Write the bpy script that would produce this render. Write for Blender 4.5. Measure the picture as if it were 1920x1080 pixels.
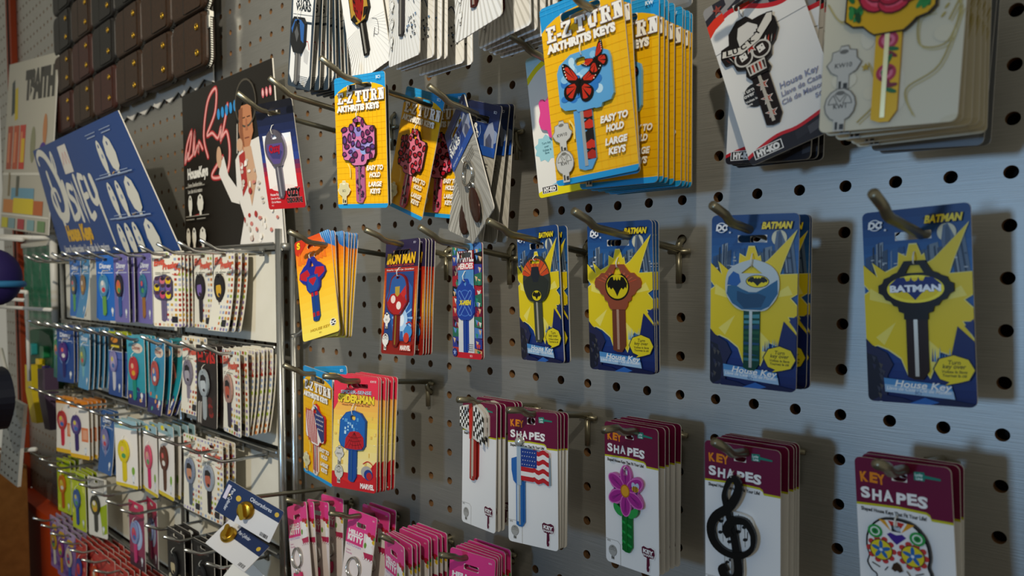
import bpy, math, random
from mathutils import Vector, Matrix
from mathutils.geometry import tessellate_polygon

for _o in list(bpy.data.objects):
    bpy.data.objects.remove(_o)
SC = bpy.context.scene
COL = SC.collection
IN = 0.0254            # the pegboard has one hole per inch; lengths below are in inches
ZREF = 1.5             # height (m) of the reference hole
RND = random.Random(7)


def W(x, y, z):
    """inches on the pegboard (x right, y towards the wall, z up) -> metres"""
    return Vector((x * IN, y * IN, z * IN + ZREF))


def srgb(h):
    h = h.lstrip('#')
    out = []
    for i in (0, 2, 4):
        v = int(h[i:i + 2], 16) / 255
        out.append(v / 12.92 if v <= 0.04045 else ((v + 0.055) / 1.055) ** 2.4)
    return (out[0], out[1], out[2], 1.0)


# ------------------------------------------------------------------ camera
cam_d = bpy.data.cameras.new('camera')
cam = bpy.data.objects.new('camera', cam_d)
COL.objects.link(cam)
SC.camera = cam
_yaw, _pit, _rol = -0.7605, -0.0474, 0.0006
_f = Vector((math.sin(_yaw) * math.cos(_pit), math.cos(_yaw) * math.cos(_pit), math.sin(_pit)))
_r = _f.cross(Vector((0, 0, 1))).normalized()
_u = _r.cross(_f)
_r2 = _r * math.cos(_rol) + _u * math.sin(_rol)
_u2 = -_r * math.sin(_rol) + _u * math.cos(_rol)
_m = Matrix((_r2, _u2, -_f)).transposed().to_4x4()
cam.matrix_world = Matrix.Translation(W(2.6562, -16.3938, -2.0371)) @ _m
cam_d.sensor_width = 36
cam_d.lens = 1352.57 * 36 / 1920
cam_d.shift_x = -3.01 / 1920
cam_d.shift_y = 49.04 / 1920
cam_d.clip_start = 0.01
cam_d.dof.use_dof = True
cam_d.dof.focus_distance = 0.52
cam_d.dof.aperture_fstop = 11

# ------------------------------------------------------------------ light
SC.view_settings.view_transform = 'Standard'
SC.view_settings.look = 'None'
SC.view_settings.gamma = 1
SC.view_settings.use_curve_mapping = False
SC.view_settings.exposure = 0.0
world = bpy.data.worlds.new('world')
SC.world = world
world.use_nodes = True
world.node_tree.nodes['Background'].inputs[0].default_value = (1.0, 0.96, 0.80, 1)
world.node_tree.nodes['Background'].inputs[1].default_value = 0.28


def look_at(o, frm, to):
    d = (to - frm)
    o.location = frm
    o.rotation_euler = d.to_track_quat('-Z', 'Y').to_euler()


def lamp(name, kind, frm, to, energy, color, **kw):
    l = bpy.data.lights.new(name, kind)
    l.energy = energy
    l.color = color
    for k, v in kw.items():
        setattr(l, k, v)
    o = bpy.data.objects.new(name, l)
    COL.objects.link(o)
    look_at(o, frm, to)
    return o


# warm ceiling spotlight above and behind the viewer, turned to the left half of the wall
lamp('ceiling_spotlight', 'SPOT', W(17, -50, 31), W(-27, -2, 10), 150, (1.0, 0.91, 0.74),
     spot_size=math.radians(48), spot_blend=1.0, shadow_soft_size=0.022)
# cool light added behind the viewer for the bluish sheen; its source is unseen
lamp('cool_rear_light', 'AREA', W(-9, -62, -1), W(-6, 0, -2), 4.8, (0.34, 0.61, 1.0),
     shape='RECTANGLE', size=0.09, size_y=0.12)

# ------------------------------------------------------------------ materials
MATS = {}


def mat(col, rough=0.42, metal=0.0, spec=0.28, key=None):
    k = (col, rough, metal, spec)
    if k in MATS:
        return MATS[k]
    m = bpy.data.materials.new('print_' + col.strip('#') if key is None else key)
    m.use_nodes = True
    b = m.node_tree.nodes['Principled BSDF']
    b.inputs['Base Color'].default_value = srgb(col)
    b.inputs['Roughness'].default_value = rough
    b.inputs['Metallic'].default_value = metal
    b.inputs['Specular IOR Level'].default_value = spec
    MATS[k] = m
    return m


def noise_mat(name, c0, c1, scale=(40, 40, 40), rough=0.5, metal=0.0, bump=0.0, detail=3, spread=(0.3, 0.7), rvar=0.0, coord='Object'):
    m = bpy.data.materials.new(name)
    m.use_nodes = True
    nt = m.node_tree
    b = nt.nodes['Principled BSDF']
    tc = nt.nodes.new('ShaderNodeTexCoord')
    mp = nt.nodes.new('ShaderNodeMapping')
    mp.inputs['Scale'].default_value = scale
    nz = nt.nodes.new('ShaderNodeTexNoise')
    nz.inputs['Scale'].default_value = 1.0
    nz.inputs['Detail'].default_value = detail
    rp = nt.nodes.new('ShaderNodeValToRGB')
    rp.color_ramp.elements[0].position = spread[0]
    rp.color_ramp.elements[1].position = spread[1]
    rp.color_ramp.elements[0].color = srgb(c0)
    rp.color_ramp.elements[1].color = srgb(c1)
    L = nt.links.new
    L(tc.outputs[coord], mp.inputs['Vector'])
    L(mp.outputs['Vector'], nz.inputs['Vector'])
    L(nz.outputs['Fac'], rp.inputs['Fac'])
    L(rp.outputs['Color'], b.inputs['Base Color'])
    b.inputs['Roughness'].default_value = rough
    b.inputs['Metallic'].default_value = metal
    b.inputs['Specular IOR Level'].default_value = 0.3
    if rvar:
        mr = nt.nodes.new('ShaderNodeMapRange')
        mr.inputs['To Min'].default_value = rough - rvar
        mr.inputs['To Max'].default_value = rough + rvar
        L(nz.outputs['Fac'], mr.inputs['Value'])
        L(mr.outputs['Result'], b.inputs['Roughness'])
    if bump:
        bp = nt.nodes.new('ShaderNodeBump')
        bp.inputs['Strength'].default_value = bump
        bp.inputs['Distance'].default_value = 0.001
        L(nz.outputs['Fac'], bp.inputs['Height'])
        L(bp.outputs['Normal'], b.inputs['Normal'])
    return m


M_PEG = noise_mat('pegboard_paint', '#a8a7a1', '#bab8b2', (30, 30, 1400), 0.50, 0.93, 0.10, 4, (0.25, 0.75), 0.05)
M_HARD = noise_mat('hardboard_brown', '#6a4a2c', '#8a6540', (300, 300, 300), 0.8)
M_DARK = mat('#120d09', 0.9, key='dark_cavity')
M_STEEL = mat('#8d8772', 0.34, 0.85, key='hook_steel')
M_CHROME = mat('#b9bab8', 0.22, 0.95, key='chrome_wire')
M_RAIL = mat('#8c8b85', 0.38, 0.7, key='rail_steel')
M_PANEL = noise_mat('white_panel', '#d9d4c4', '#e3dfd1', (20, 20, 20), 0.55)
M_PAPER = mat('#dcd8cf', 0.6, key='card_edge_white')
M_GREYBACK = mat('#b9b5ab', 0.6, key='card_back_grey')
M_KRING = mat('#c9c9c6', 0.16, 1.0, key='key_ring_nickel')
M_BRASS = mat('#b8912f', 0.3, 0.9, key='brass')
M_CLEAR = mat('#e4e4dc', 0.3, key='clear_tie')
M_WHITEWIRE = mat('#d6d3ca', 0.4, key='white_coated_wire')
M_ORANGE = noise_mat('orange_steel', '#c8400a', '#d84c0e', (8, 8, 8), 0.5)
M_UPRIGHT = noise_mat('orange_upright', '#8a2e08', '#96360c', (8, 8, 8), 0.6)
M_KRAFT = noise_mat('corrugated_cardboard', '#7d4f1e', '#8d5d28', (60, 60, 60), 0.8)
M_LEATHER = [noise_mat('brown_leather', '#2a1c10', '#382415', (220, 220, 220), 0.5, 0, 0.25),
             noise_mat('red_brown_leather', '#351812', '#402017', (220, 220, 220), 0.5, 0, 0.25),
             noise_mat('black_leather', '#171512', '#201d1a', (220, 220, 220), 0.5, 0, 0.25)]
M_BLACKFAB = mat('#15140f', 0.7, key='black_fabric')


# ------------------------------------------------------------------ mesh collecting
class MB:
    def __init__(s):
        s.v, s.f, s.m, s.mats = [], [], [], []

    def mi(s, m):
        if m not in s.mats:
            s.mats.append(m)
        return s.mats.index(m)

    def add(s, verts, faces, m):
        o = len(s.v)
        s.v += [tuple(p) for p in verts]
        k = s.mi(m)
        for f in faces:
            s.f.append([i + o for i in f])
            s.m.append(k)

    def box(s, x0, x1, y0, y1, z0, z1, m):
        v = [(x, y, z) for x in (x0, x1) for y in (y0, y1) for z in (z0, z1)]
        s.add(v, [(0, 1, 3, 2), (4, 6, 7, 5), (0, 4, 5, 1), (2, 3, 7, 6), (0, 2, 6, 4), (1, 5, 7, 3)], m)

    def tube(s, pts, r, m, n=8, caps=True, closed=False, rend=None):
        P = [Vector(p) for p in pts]
        N = len(P)
        rings = []
        up = None
        for i, p in enumerate(P):
            a = P[(i - 1) % N] if (closed or i > 0) else P[0]
            b = P[(i + 1) % N] if (closed or i < N - 1) else P[-1]
            t = (b - a).normalized()
            if up is None:
                up = t.orthogonal().normalized()
            up = (up - t * up.dot(t)).normalized()
            sd = t.cross(up)
            rr = r if rend is None else rend[i]
            rings.append([p + (up * math.cos(q) + sd * math.sin(q)) * rr for q in [2 * math.pi * k / n for k in range(n)]])
        v = [q for ring in rings for q in ring]
        f = []
        M = N if closed else N - 1
        for i in range(M):
            j = (i + 1) % N
            for k in range(n):
                l = (k + 1) % n
                f.append((i * n + k, i * n + l, j * n + l, j * n + k))
        if caps and not closed:
            f.append(tuple(range(n))[::-1])
            f.append(tuple((N - 1) * n + k for k in range(n)))
        s.add(v, f, m)

    def extrude(s, outer, holes, y0, y1, mf, ms, mb=None):
        """polygon in (x,z), front face at y0 (towards the viewer), back at y1"""
        loops = [outer] + list(holes)
        T = tess(loops)
        flat = [p for l in loops for p in l]
        n = len(flat)
        s.add([(p[0], y0, p[1]) for p in flat], [tri_dir(t, flat, True) for t in T], mf)
        s.add([(p[0], y1, p[1]) for p in flat], [tri_dir(t, flat, False) for t in T], mb or ms)
        o = 0
        for li, l in enumerate(loops):
            k = len(l)
            ccw = area(l) > 0
            if li > 0:
                ccw = not ccw
            v = [(p[0], y0, p[1]) for p in l] + [(p[0], y1, p[1]) for p in l]
            f = []
            for i in range(k):
                j = (i + 1) % k
                f.append((i, j, j + k, i + k) if not ccw else (i, i + k, j + k, j))
            s.add(v, f, ms)

    def mesh(s, name, scale=IN):
        me = bpy.data.meshes.new(name)
        me.from_pydata([(a * scale, b * scale, c * scale) for a, b, c in s.v], [], s.f)
        for m in s.mats:
            me.materials.append(m)
        me.polygons.foreach_set('material_index', s.m)
        me.update()
        return me

    def build(s, name, parent=None, smooth=False):
        o = bpy.data.objects.new(name, s.mesh(name))
        COL.objects.link(o)
        o.parent = parent
        if smooth:
            o.data.polygons.foreach_set('use_smooth', [True] * len(o.data.polygons))
        return o


def area(l):
    return sum(l[i][0] * l[(i + 1) % len(l)][1] - l[(i + 1) % len(l)][0] * l[i][1] for i in range(len(l))) / 2


def tess(loops):
    return tessellate_polygon([[Vector((p[0], p[1], 0)) for p in l] for l in loops])


def tri_dir(t, P, front):
    a, b, c = P[t[0]], P[t[1]], P[t[2]]
    ccw = (b[0] - a[0]) * (c[1] - a[1]) - (b[1] - a[1]) * (c[0] - a[0]) > 0
    return tuple(t) if ccw == front else (t[0], t[2], t[1])


def rrect(x0, x1, z0, z1, r, n=4):
    P = []
    for cx, cz, a0 in ((x1 - r, z1 - r, 0), (x0 + r, z1 - r, 90), (x0 + r, z0 + r, 180), (x1 - r, z0 + r, 270)):
        for k in range(n + 1):
            a = math.radians(a0 + 90 * k / n)
            P.append((cx + r * math.cos(a), cz + r * math.sin(a)))
    return P


def circ(cx, cz, rx, rz=None, n=20, a0=0):
    rz = rx if rz is None else rz
    return [(cx + rx * math.cos(a0 + 2 * math.pi * k / n), cz + rz * math.sin(a0 + 2 * math.pi * k / n)) for k in range(n)]


def spline(pts, n=6, closed=False):
    """Catmull-Rom through pts"""
    N = len(pts)
    out = []
    rng = range(N if closed else N - 1)
    for i in rng:
        p1, p2 = pts[i], pts[(i + 1) % N]
        p0 = pts[(i - 1) % N] if (closed or i > 0) else p1
        p3 = pts[(i + 2) % N] if (closed or i < N - 2) else p2
        for k in range(n):
            t = k / n
            out.append(tuple(0.5 * (2 * b + (c - a) * t + (2 * a - 5 * b + 4 * c - d) * t * t + (3 * b - a - 3 * c + d) * t ** 3)
                             for a, b, c, d in zip(p0, p1, p2, p3)))
    if not closed:
        out.append(tuple(pts[-1]))
    return out


def clip_half(P, a, b, c):
    """keep a*x+b*y<=c"""
    out = []
    n = len(P)
    for i in range(n):
        p, q = P[i], P[(i + 1) % n]
        dp, dq = a * p[0] + b * p[1] - c, a * q[0] + b * q[1] - c
        if dp <= 0:
            out.append(p)
        if (dp < 0 < dq) or (dq < 0 < dp):
            t = dp / (dp - dq)
            out.append((p[0] + (q[0] - p[0]) * t, p[1] + (q[1] - p[1]) * t))
    return out if len(out) > 2 else []


def clip_convex(P, C):
    """C convex, counter-clockwise"""
    n = len(C)
    for i in range(n):
        if not P:
            return P
        p, q = C[i], C[(i + 1) % n]
        a, b = q[1] - p[1], -(q[0] - p[0])
        P = clip_half(P, a, b, a * p[0] + b * p[1])
    return P


def minus_rect(P, x0, x1, z0, z1):
    xs = [p[0] for p in P]
    zs = [p[1] for p in P]
    if max(xs) <= x0 or min(xs) >= x1 or max(zs) <= z0 or min(zs) >= z1:
        return [P]
    out = []
    a = clip_half(P, 1, 0, x0)
    if a:
        out.append(a)
    a = clip_half(P, -1, 0, -x1)
    if a:
        out.append(a)
    m = clip_half(clip_half(P, -1, 0, -x0) or [], 1, 0, x1) if clip_half(P, -1, 0, -x0) else []
    if m:
        for a in (clip_half(m, 0, 1, z0), clip_half(m, 0, -1, -z1)):
            if a:
                out.append(a)
    return out


# ------------------------------------------------------------------ lettering
_TXT = {}


def text_polys(s, bold=0.0, res=3):
    """convex polys of a string in the built-in font, cap height 1, starting at x=0; also its width"""
    k = (s, bold, res)
    if k in _TXT:
        return _TXT[k]
    cu = bpy.data.curves.new('lettering', 'FONT')
    cu.body = s
    cu.size = 1.0
    cu.offset = bold
    cu.resolution_u = res
    cu.fill_mode = 'FRONT'
    o = bpy.data.objects.new('lettering', cu)
    me = bpy.data.meshes.new_from_object(o)
    cap = 0.7
    V = [(v.co.x / cap, v.co.y / cap) for v in me.vertices]
    P = [[V[i] for i in p.vertices] for p in me.polygons]
    x0 = min([v[0] for v in V] or [0])
    x1 = max([v[0] for v in V] or [0])
    P = [[(q[0] - x0, q[1]) for q in p] for p in P]
    bpy.data.objects.remove(o)
    bpy.data.curves.remove(cu)
    bpy.data.meshes.remove(me)
    _TXT[k] = (P, x1 - x0)
    return _TXT[k]


# ------------------------------------------------------------------ flat printed artwork
class Art:
    """layers of printed shapes. raw=False: points are (u,v), u from the left edge, v down from the top edge"""

    def __init__(s, w=1.0, h=1.0, raw=False):
        s.w, s.h, s.raw, s.L = w, h, raw, []

    def c(s, p):
        return (p[0], p[1]) if s.raw else ((p[0] - .5) * s.w, (.5 - p[1]) * s.h)

    def put(s, polys, col):
        s.L.append((col, polys))

    def poly(s, pts, col):
        P = [s.c(p) for p in pts]
        s.put([[P[i] for i in t] for t in tess([P])], col)

    def rect(s, u0, v0, u1, v1, col):
        s.put([[s.c(p) for p in ((u0, v0), (u1, v0), (u1, v1), (u0, v1))]], col)

    def ell(s, u, v, rx, rz, col, n=22, rot=0):
        x, z = s.c((u, v))
        P = circ(0, 0, rx, rz, n)
        ca, sa = math.cos(rot), math.sin(rot)
        s.put([[(x + p[0] * ca - p[1] * sa, z + p[0] * sa + p[1] * ca) for p in P]], col)

    def ring(s, u, v, rx, rz, t, col, n=24):
        x, z = s.c((u, v))
        A, B = circ(x, z, rx, rz, n), circ(x, z, rx - t, rz - t, n)
        s.put([[A[i], A[(i + 1) % n], B[(i + 1) % n], B[i]] for i in range(n)], col)

    def stroke(s, pts, w, col, closed=False, smooth=0, taper=None):
        """one continuous ribbon, rounded at its ends"""
        P = [s.c(p) for p in pts]
        if smooth:
            P = spline(P, smooth, closed)
        P = [p for i, p in enumerate(P) if i == 0 or math.hypot(p[0] - P[i - 1][0], p[1] - P[i - 1][1]) > 1e-5]
        n = len(P)
        if n < 2:
            return
        Lf, Rt = [], []
        for i in range(n):
            a = P[(i - 1) % n] if (closed or i) else P[0]
            b = P[(i + 1) % n] if (closed or i < n - 1) else P[-1]
            c = P[i]
            d1, d2 = (c[0] - a[0], c[1] - a[1]), (b[0] - c[0], b[1] - c[1])
            l1, l2 = math.hypot(*d1) or 1e9, math.hypot(*d2) or 1e9
            tx, tz = d1[0] / l1 + d2[0] / l2, d1[1] / l1 + d2[1] / l2
            l = math.hypot(tx, tz) or 1
            tx, tz = tx / l, tz / l
            q = w / 2 * (taper(i / (n - 1)) if taper else 1) * min(1.5, 2 / max(l, .8) if l1 < 1e8 and l2 < 1e8 else 1)
            Lf.append((c[0] - tz * q, c[1] + tx * q))
            Rt.append((c[0] + tz * q, c[1] - tx * q))
        out = [[Lf[i], Rt[i], Rt[(i + 1) % n], Lf[(i + 1) % n]] for i in range(n if closed else n - 1)]
        if w > 0.02 and not closed:
            for i, j in ((0, 1), (n - 1, n - 2)):
                dx, dz = P[i][0] - P[j][0], P[i][1] - P[j][1]
                t0 = math.atan2(dz, dx)
                r = math.hypot(Lf[i][0] - P[i][0], Lf[i][1] - P[i][1])
                out.append([(P[i][0] + r * math.cos(t0 + q), P[i][1] + r * math.sin(t0 + q)) for q in [-math.pi / 2 + math.pi * k / 6 for k in range(7)]])
        s.put(out, col)

    def text(s, t, u, v, hgt, col, bold=0.0, out=None, ow=0.03, al='l', width=None, slant=0.0, rot=0.0, vert=False, arc=0.0):
        """baseline at v; hgt = capital height in inches; width = forced total width in inches"""
        x, z = s.c((u, v))
        ca, sa = math.cos(rot), math.sin(rot)

        def lay(b, col):
            P, wd = text_polys(t, b)
            kx = hgt if width is None else width / max(wd, .01)
            off = {'l': 0, 'c': -wd * kx / 2, 'r': -wd * kx}[al]
            R = []
            for p in P:
                Q = []
                for q in p:
                    a, c = q[0] * kx + off + slant * q[1] * hgt, q[1] * hgt
                    if arc:
                        c += arc * ((a / (wd * kx / 2)) ** 2 if al == 'c' else 0)
                    Q.append((x + a * ca - c * sa, z + a * sa + c * ca))
                R.append(Q)
            s.put(R, col)
        if out:
            lay(bold + ow * .55, out)
        lay(bold, col)

    def star(s, u, v, r, col, n=5, r2=0.4, rot=0.0):
        x, z = s.c((u, v))
        P = []
        for k in range(2 * n):
            a = math.pi / 2 + rot + math.pi * k / n
            q = r if k % 2 == 0 else r * r2
            P.append((x + q * math.cos(a), z + q * math.sin(a)))
        s.put([[P[i] for i in t] for t in tess([P])], col)

    def grad(s, v0, v1, c0, c1, n=8, u0=0.0, u1=1.0):
        a, b = [int(c0[i:i + 2], 16) for i in (1, 3, 5)], [int(c1[i:i + 2], 16) for i in (1, 3, 5)]
        for k in range(n):
            t = k / (n - 1)
            col = '#' + ''.join('%02x' % int(x + (y - x) * t) for x, y in zip(a, b))
            s.rect(u0, v0 + (v1 - v0) * k / n, u1, v0 + (v1 - v0) * (k + 1) / n, col)

    def emit(s, mb, y, outline=None, slots=(), warp=None, eps=0.0006, rough=0.42, metal=0.0):
        """lay the print onto a mesh, front surface at y"""
        inside = None
        if outline:
            xs = [p[0] for p in outline]
            zs = [p[1] for p in outline]
            r = 0.13
            bx = (min(xs), max(xs), min(zs), max(zs))
        for i, (col, polys) in enumerate(s.L):
            m = col if not isinstance(col, str) else mat(col, rough, metal)
            yy = y - eps * (i + 1)
            for P in polys:
                if area(P) < 0:
                    P = P[::-1]
                Q = [P]
                if outline:
                    px = [p[0] for p in P]
                    pz = [p[1] for p in P]
                    if min(px) < bx[0] + r or max(px) > bx[1] - r or min(pz) < bx[2] + r or max(pz) > bx[3] - r:
                        P = clip_convex(P, outline)
                        Q = [P] if P else []
                for sl in slots:
                    Q = [q for p in Q for q in minus_rect(p, *sl)]
                for q in Q:
                    if len(q) < 3:
                        continue
                    if warp:
                        for c in warp.cells(q):
                            mb.add([warp(p[0], yy, p[1]) for p in c], [tuple(range(len(c)))], m)
                    else:
                        mb.add([(p[0], yy, p[1]) for p in q], [tuple(range(len(q)))], m)


class Bend:
    """curl of a thin card: the lower part swings out towards the viewer"""

    def __init__(s, w, h, amt, power=2.0, n=6):
        s.w, s.h, s.amt, s.pw, s.n = w, h, amt, power, n

    def __call__(s, x, y, z):
        t = max(0.0, (s.h / 2 - z) / s.h)
        return (x, y - s.amt * t ** s.pw, z)

    def cells(s, P):
        out = []
        for k in range(s.n):
            a, b = -s.h / 2 + s.h * k / s.n, -s.h / 2 + s.h * (k + 1) / s.n
            q = clip_half(P, 0, -1, -a + 1e-9) if k else P
            if q and k < s.n - 1:
                q = clip_half(q, 0, 1, b)
            if q:
                out.append(q)
        return out


# ------------------------------------------------------------------ things
def pose(o, x, y, z, yaw=0, pit=0, rol=0):
    R = Matrix.Rotation(yaw, 4, 'Z') @ Matrix.Rotation(pit, 4, 'X') @ Matrix.Rotation(rol, 4, 'Y')
    M = Matrix.Translation(W(x, y, z)) @ R
    o.location = M.to_translation()
    o.rotation_euler = M.to_euler()


def thing(name, label=None, cat=None, group=None):
    o = bpy.data.objects.new(name, None)
    o.empty_display_size = 0.01
    COL.objects.link(o)
    if label:
        tag(o, label, cat, group)
    return o


def tag(o, label, cat, group=None):
    o['label'] = label
    o['category'] = cat
    if group:
        o['group'] = group
    return o


def struct(o):
    o['kind'] = 'structure'
    return o


def dup(r):
    c = r.copy()
    COL.objects.link(c)
    for ch in list(r.children):
        d = ch.copy()
        COL.objects.link(d)
        d.parent = c
        for g in list(ch.children):
            e = g.copy()
            COL.objects.link(e)
            e.parent = d
    return c


ORD = ['front', 'second', 'third', 'fourth', 'fifth', 'sixth', 'seventh', 'eighth', 'ninth', 'tenth']
TPL = {}


def take(fn, *a):
    """first call hands out the built thing itself, later calls copies of it"""
    k = (fn.__name__,) + a
    if k not in TPL:
        TPL[k] = fn(*a)
        return TPL[k]
    return dup(TPL[k])


def stack(fn, args, p, desc, where, cat='key card', back=None, n=1, jit=0.0, depths=None, group=None, first_label=None):
    """cards of one kind one behind the other on one hook"""
    x, y, z, yaw, pit, rol = p
    if depths is None:
        depths = [y + (back - y) * i / (n - 1) for i in range(n)] if n > 1 else [y]
    n = len(depths)
    for i, d in enumerate(depths):
        o = take(fn, *args)
        if i == 0:
            pose(o, x, y, z, yaw, pit, rol)
        else:
            q = 0.6 ** i
            pose(o, x + RND.uniform(-jit, jit), d, z + RND.uniform(-jit, jit) * .6, yaw * q, pit * .6, rol * q + RND.uniform(-jit, jit) * .35)
        if n == 1:
            lb = '%s %s' % (desc, where)
        elif i == 0:
            lb = 'front %s %s' % (desc, where)
        elif i == n - 1 and n > 2:
            lb = 'rearmost %s %s' % (desc, where)
        else:
            lb = '%s, %s from front %s' % (desc, ORD[i], where)
        tag(o, lb, cat, group or (desc + 's ' + where))


# ------------------------------------------------------------------ card and key makers
def card_mesh(art, w, h, slot=None, r=0.10, t=0.026, base='#e8e4da', bend=None, round_slot=False, rough=0.38):
    """printed backing card with a punched hang slot (cx, cz, width, height)"""
    mb = MB()
    out = rrect(-w / 2, w / 2, -h / 2, h / 2, r)
    holes, cut = [], []
    if slot:
        sx, sz, sw, sh = slot
        rr = sh * .49 if not round_slot else min(sw, sh) * .49
        holes = [rrect(sx - sw / 2, sx + sw / 2, sz - sh / 2, sz + sh / 2, rr, 4)]
        cut = [(sx - sw / 2, sx + sw / 2, sz - sh / 2, sz + sh / 2)]
    if bend:
        loops = [out] + holes
        flat = [p for l in loops for p in l]
        T = tess(loops)
        for yy, fr, m in ((-t / 2, True, mat(base, rough)), (t / 2, False, M_GREYBACK)):
            for tr in T:
                tr = tri_dir(tr, flat, True)
                for c in bend.cells([flat[i] for i in tr]):
                    q = c if fr else c[::-1]
                    mb.add([bend(p[0], yy, p[1]) for p in q], [tuple(range(len(q)))], m)
        for l in loops:
            L2 = []
            for i in range(len(l)):
                a, b = l[i], l[(i + 1) % len(l)]
                k = 6 if abs(a[1] - b[1]) > .5 else 1
                L2 += [(a[0] + (b[0] - a[0]) * j / k, a[1] + (b[1] - a[1]) * j / k) for j in range(k)]
            k = len(L2)
            v = [bend(p[0], -t / 2, p[1]) for p in L2] + [bend(p[0], t / 2, p[1]) for p in L2]
            mb.add(v, [(i, i + k, (i + 1) % k + k, (i + 1) % k) for i in range(k)], M_PAPER)
    else:
        mb.extrude(out, holes, -t / 2, t / 2, mat(base, rough), M_PAPER, M_GREYBACK)
    art.emit(mb, -t / 2, out, cut, bend, rough=rough)
    return mb


def key_obj(parent, outline, holes, art, at, blade=None, col='#333333', metal=0.0, rough=0.3, thick=0.075, lift=0.022, art_blade=None, rot=0.0, y0=None):
    """a key lying on its card: bow (outline) with a blade as its child"""
    mb = MB()
    m = mat(col, rough, metal)
    y = -0.013 - lift
    mb.extrude(outline, holes, y - thick, y, m, m)
    cuts = []
    for hl in holes:
        xs = [p[0] for p in hl]
        zs = [p[1] for p in hl]
        ins = .06 * (max(zs) - min(zs))
        cuts.append((min(xs) + ins, max(xs) - ins, min(zs) + ins, max(zs) - ins))
    if art:
        art.emit(mb, y - thick, None, cuts, rough=rough, metal=metal * .5)
    o = mb.build('key', parent)
    o.location = (at[0] * IN, 0, at[1] * IN)
    o.rotation_euler = (0, rot, 0)
    if blade:
        bx, bz0, bz1, bw, bcol, bmet = blade[:6]
        b = MB()
        bm = mat(bcol, 0.28, bmet)
        tip = bw * .45
        pl = [(bx - bw / 2, bz0), (bx - bw / 2, bz1 + tip * .3), (bx - bw * .18, bz1), (bx + bw * .2, bz1), (bx + bw / 2, bz1 + tip), (bx + bw / 2, bz0)]
        b.extrude(pl, [], y - thick * .62, y, bm, bm)
        rc = blade[6] if len(blade) > 6 else None
        b.box(bx - bw * .13, bx + bw * .05, y - thick * .85, y - thick * .3, bz1 + tip * .4, bz0, mat(rc, 0.25, .8) if rc else bm)
        if art_blade:
            art_blade.emit(b, y - thick * .63, rrect(bx - bw / 2, bx + bw / 2, bz1 + tip, bz0, .01), (), rough=.35, eps=.0008)
        k = b.build('key_blade', o)
    return o


def tie(parent, x, z0, z1):
    mb = MB()
    mb.tube([(x, -0.02, z0), (x, -0.10, z0 - .02), (x + .01, -0.19, (z0 + z1) / 2), (x, -0.16, z1 + .03), (x, -0.05, z1)], 0.014, M_CLEAR, 5)
    return mb.build('plastic_tie', parent, True)


def ring_obj(parent, x, z, R, y=-0.12, r=0.035, sq=1.0, name='key_ring', m=None):
    mb = MB()
    pts = [(x + R * sq * math.cos(a), y - .03 * math.sin(a * 2), z + R * math.sin(a)) for a in [2 * math.pi * k / 28 for k in range(28)]]
    mb.tube(pts, r, m or M_KRING, 8, closed=True)
    pts = [(x + R * sq * math.cos(a), y + .055 - .03 * math.sin(a * 2 + 1), z + R * math.sin(a)) for a in [2 * math.pi * k / 28 for k in range(28)]]
    mb.tube(pts, r, m or M_KRING, 8, closed=True)
    return mb.build(name, parent, True)

# ================================================================== the setting
def pegboard(name, i0, i1, j0, j1, m, mi, thick=0.22, r=0.128, x0=0.0, z0=0.0):
    V, F, MI = [], [], []
    idx = {}

    def vert(p):
        k = (round(p[0], 4), round(p[1], 4), round(p[2], 4))
        if k not in idx:
            idx[k] = len(V)
            V.append(((p[0] + x0) * IN, p[1] * IN, (p[2] + z0) * IN + ZREF))
        return idx[k]
    for i in range(i0, i1 + 1):
        n = 20 if i > -16 else 12
        q4 = n // 4
        for j in range(j0, j1 + 1):
            ring = [(i + r * math.cos(2 * math.pi * k / n), 0, j + r * math.sin(2 * math.pi * k / n)) for k in range(n)]
            for q, (sx, sz, ex, ez, mx, mz) in enumerate(((.5, .5, 0, .5, .5, 0), (-.5, .5, -.5, 0, 0, .5), (-.5, -.5, 0, -.5, -.5, 0), (.5, -.5, .5, 0, 0, -.5))):
                arc = [ring[(q * q4 + k) % n] for k in range(q4 + 1)]
                loop = [(i + mx, 0, j + mz), (i + sx, 0, j + sz), (i + ex, 0, j + ez)] + arc[::-1]
                F.append([vert(p) for p in loop])
                MI.append(0)
            for k in range(n):
                a, b = ring[k], ring[(k + 1) % n]
                F.append([vert(a), vert(b), vert((b[0], thick, b[2])), vert((a[0], thick, a[2]))])
                MI.append(1)
    me = bpy.data.meshes.new(name)
    me.from_pydata(V, [], F)
    me.materials.append(m)
    me.materials.append(mi)
    me.polygons.foreach_set('material_index', MI)
    o = bpy.data.objects.new(name, me)
    COL.objects.link(o)
    return struct(o)


pegboard('wall_back', -79, 6, -20, 24, M_PEG, M_HARD)
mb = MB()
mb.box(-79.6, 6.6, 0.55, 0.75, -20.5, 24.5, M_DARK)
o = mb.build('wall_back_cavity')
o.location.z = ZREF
struct(o)
mb = MB()
mb.box(-140, 60, -330, 3, -59.5, -59.05, noise_mat('floor_tiles', '#5b5247', '#6a6054', (3, 3, 3), 0.6))
o = mb.build('floor')
o.location.z = ZREF
struct(o)
# orange gondola upright and kick panel at the left end of the pegboard
mb = MB()
mb.box(-74.0, -72.3, -0.45, -0.02, -59.05, 24.5, M_UPRIGHT)
mb.box(-73.4, -72.9, -0.48, -0.45, -59, 24.4, M_DARK)
o = mb.build('trim_1')
o.location.z = ZREF
struct(o)
mb = MB()
mb.box(-72.0, 6, -0.9, 0.55, -59.05, -20.5, M_ORANGE)
mb.box(-72.0, 6, -1.3, -0.9, -21.2, -20.5, M_ORANGE)
o = mb.build('trim_2')
o.location.z = ZREF
struct(o)


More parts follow.
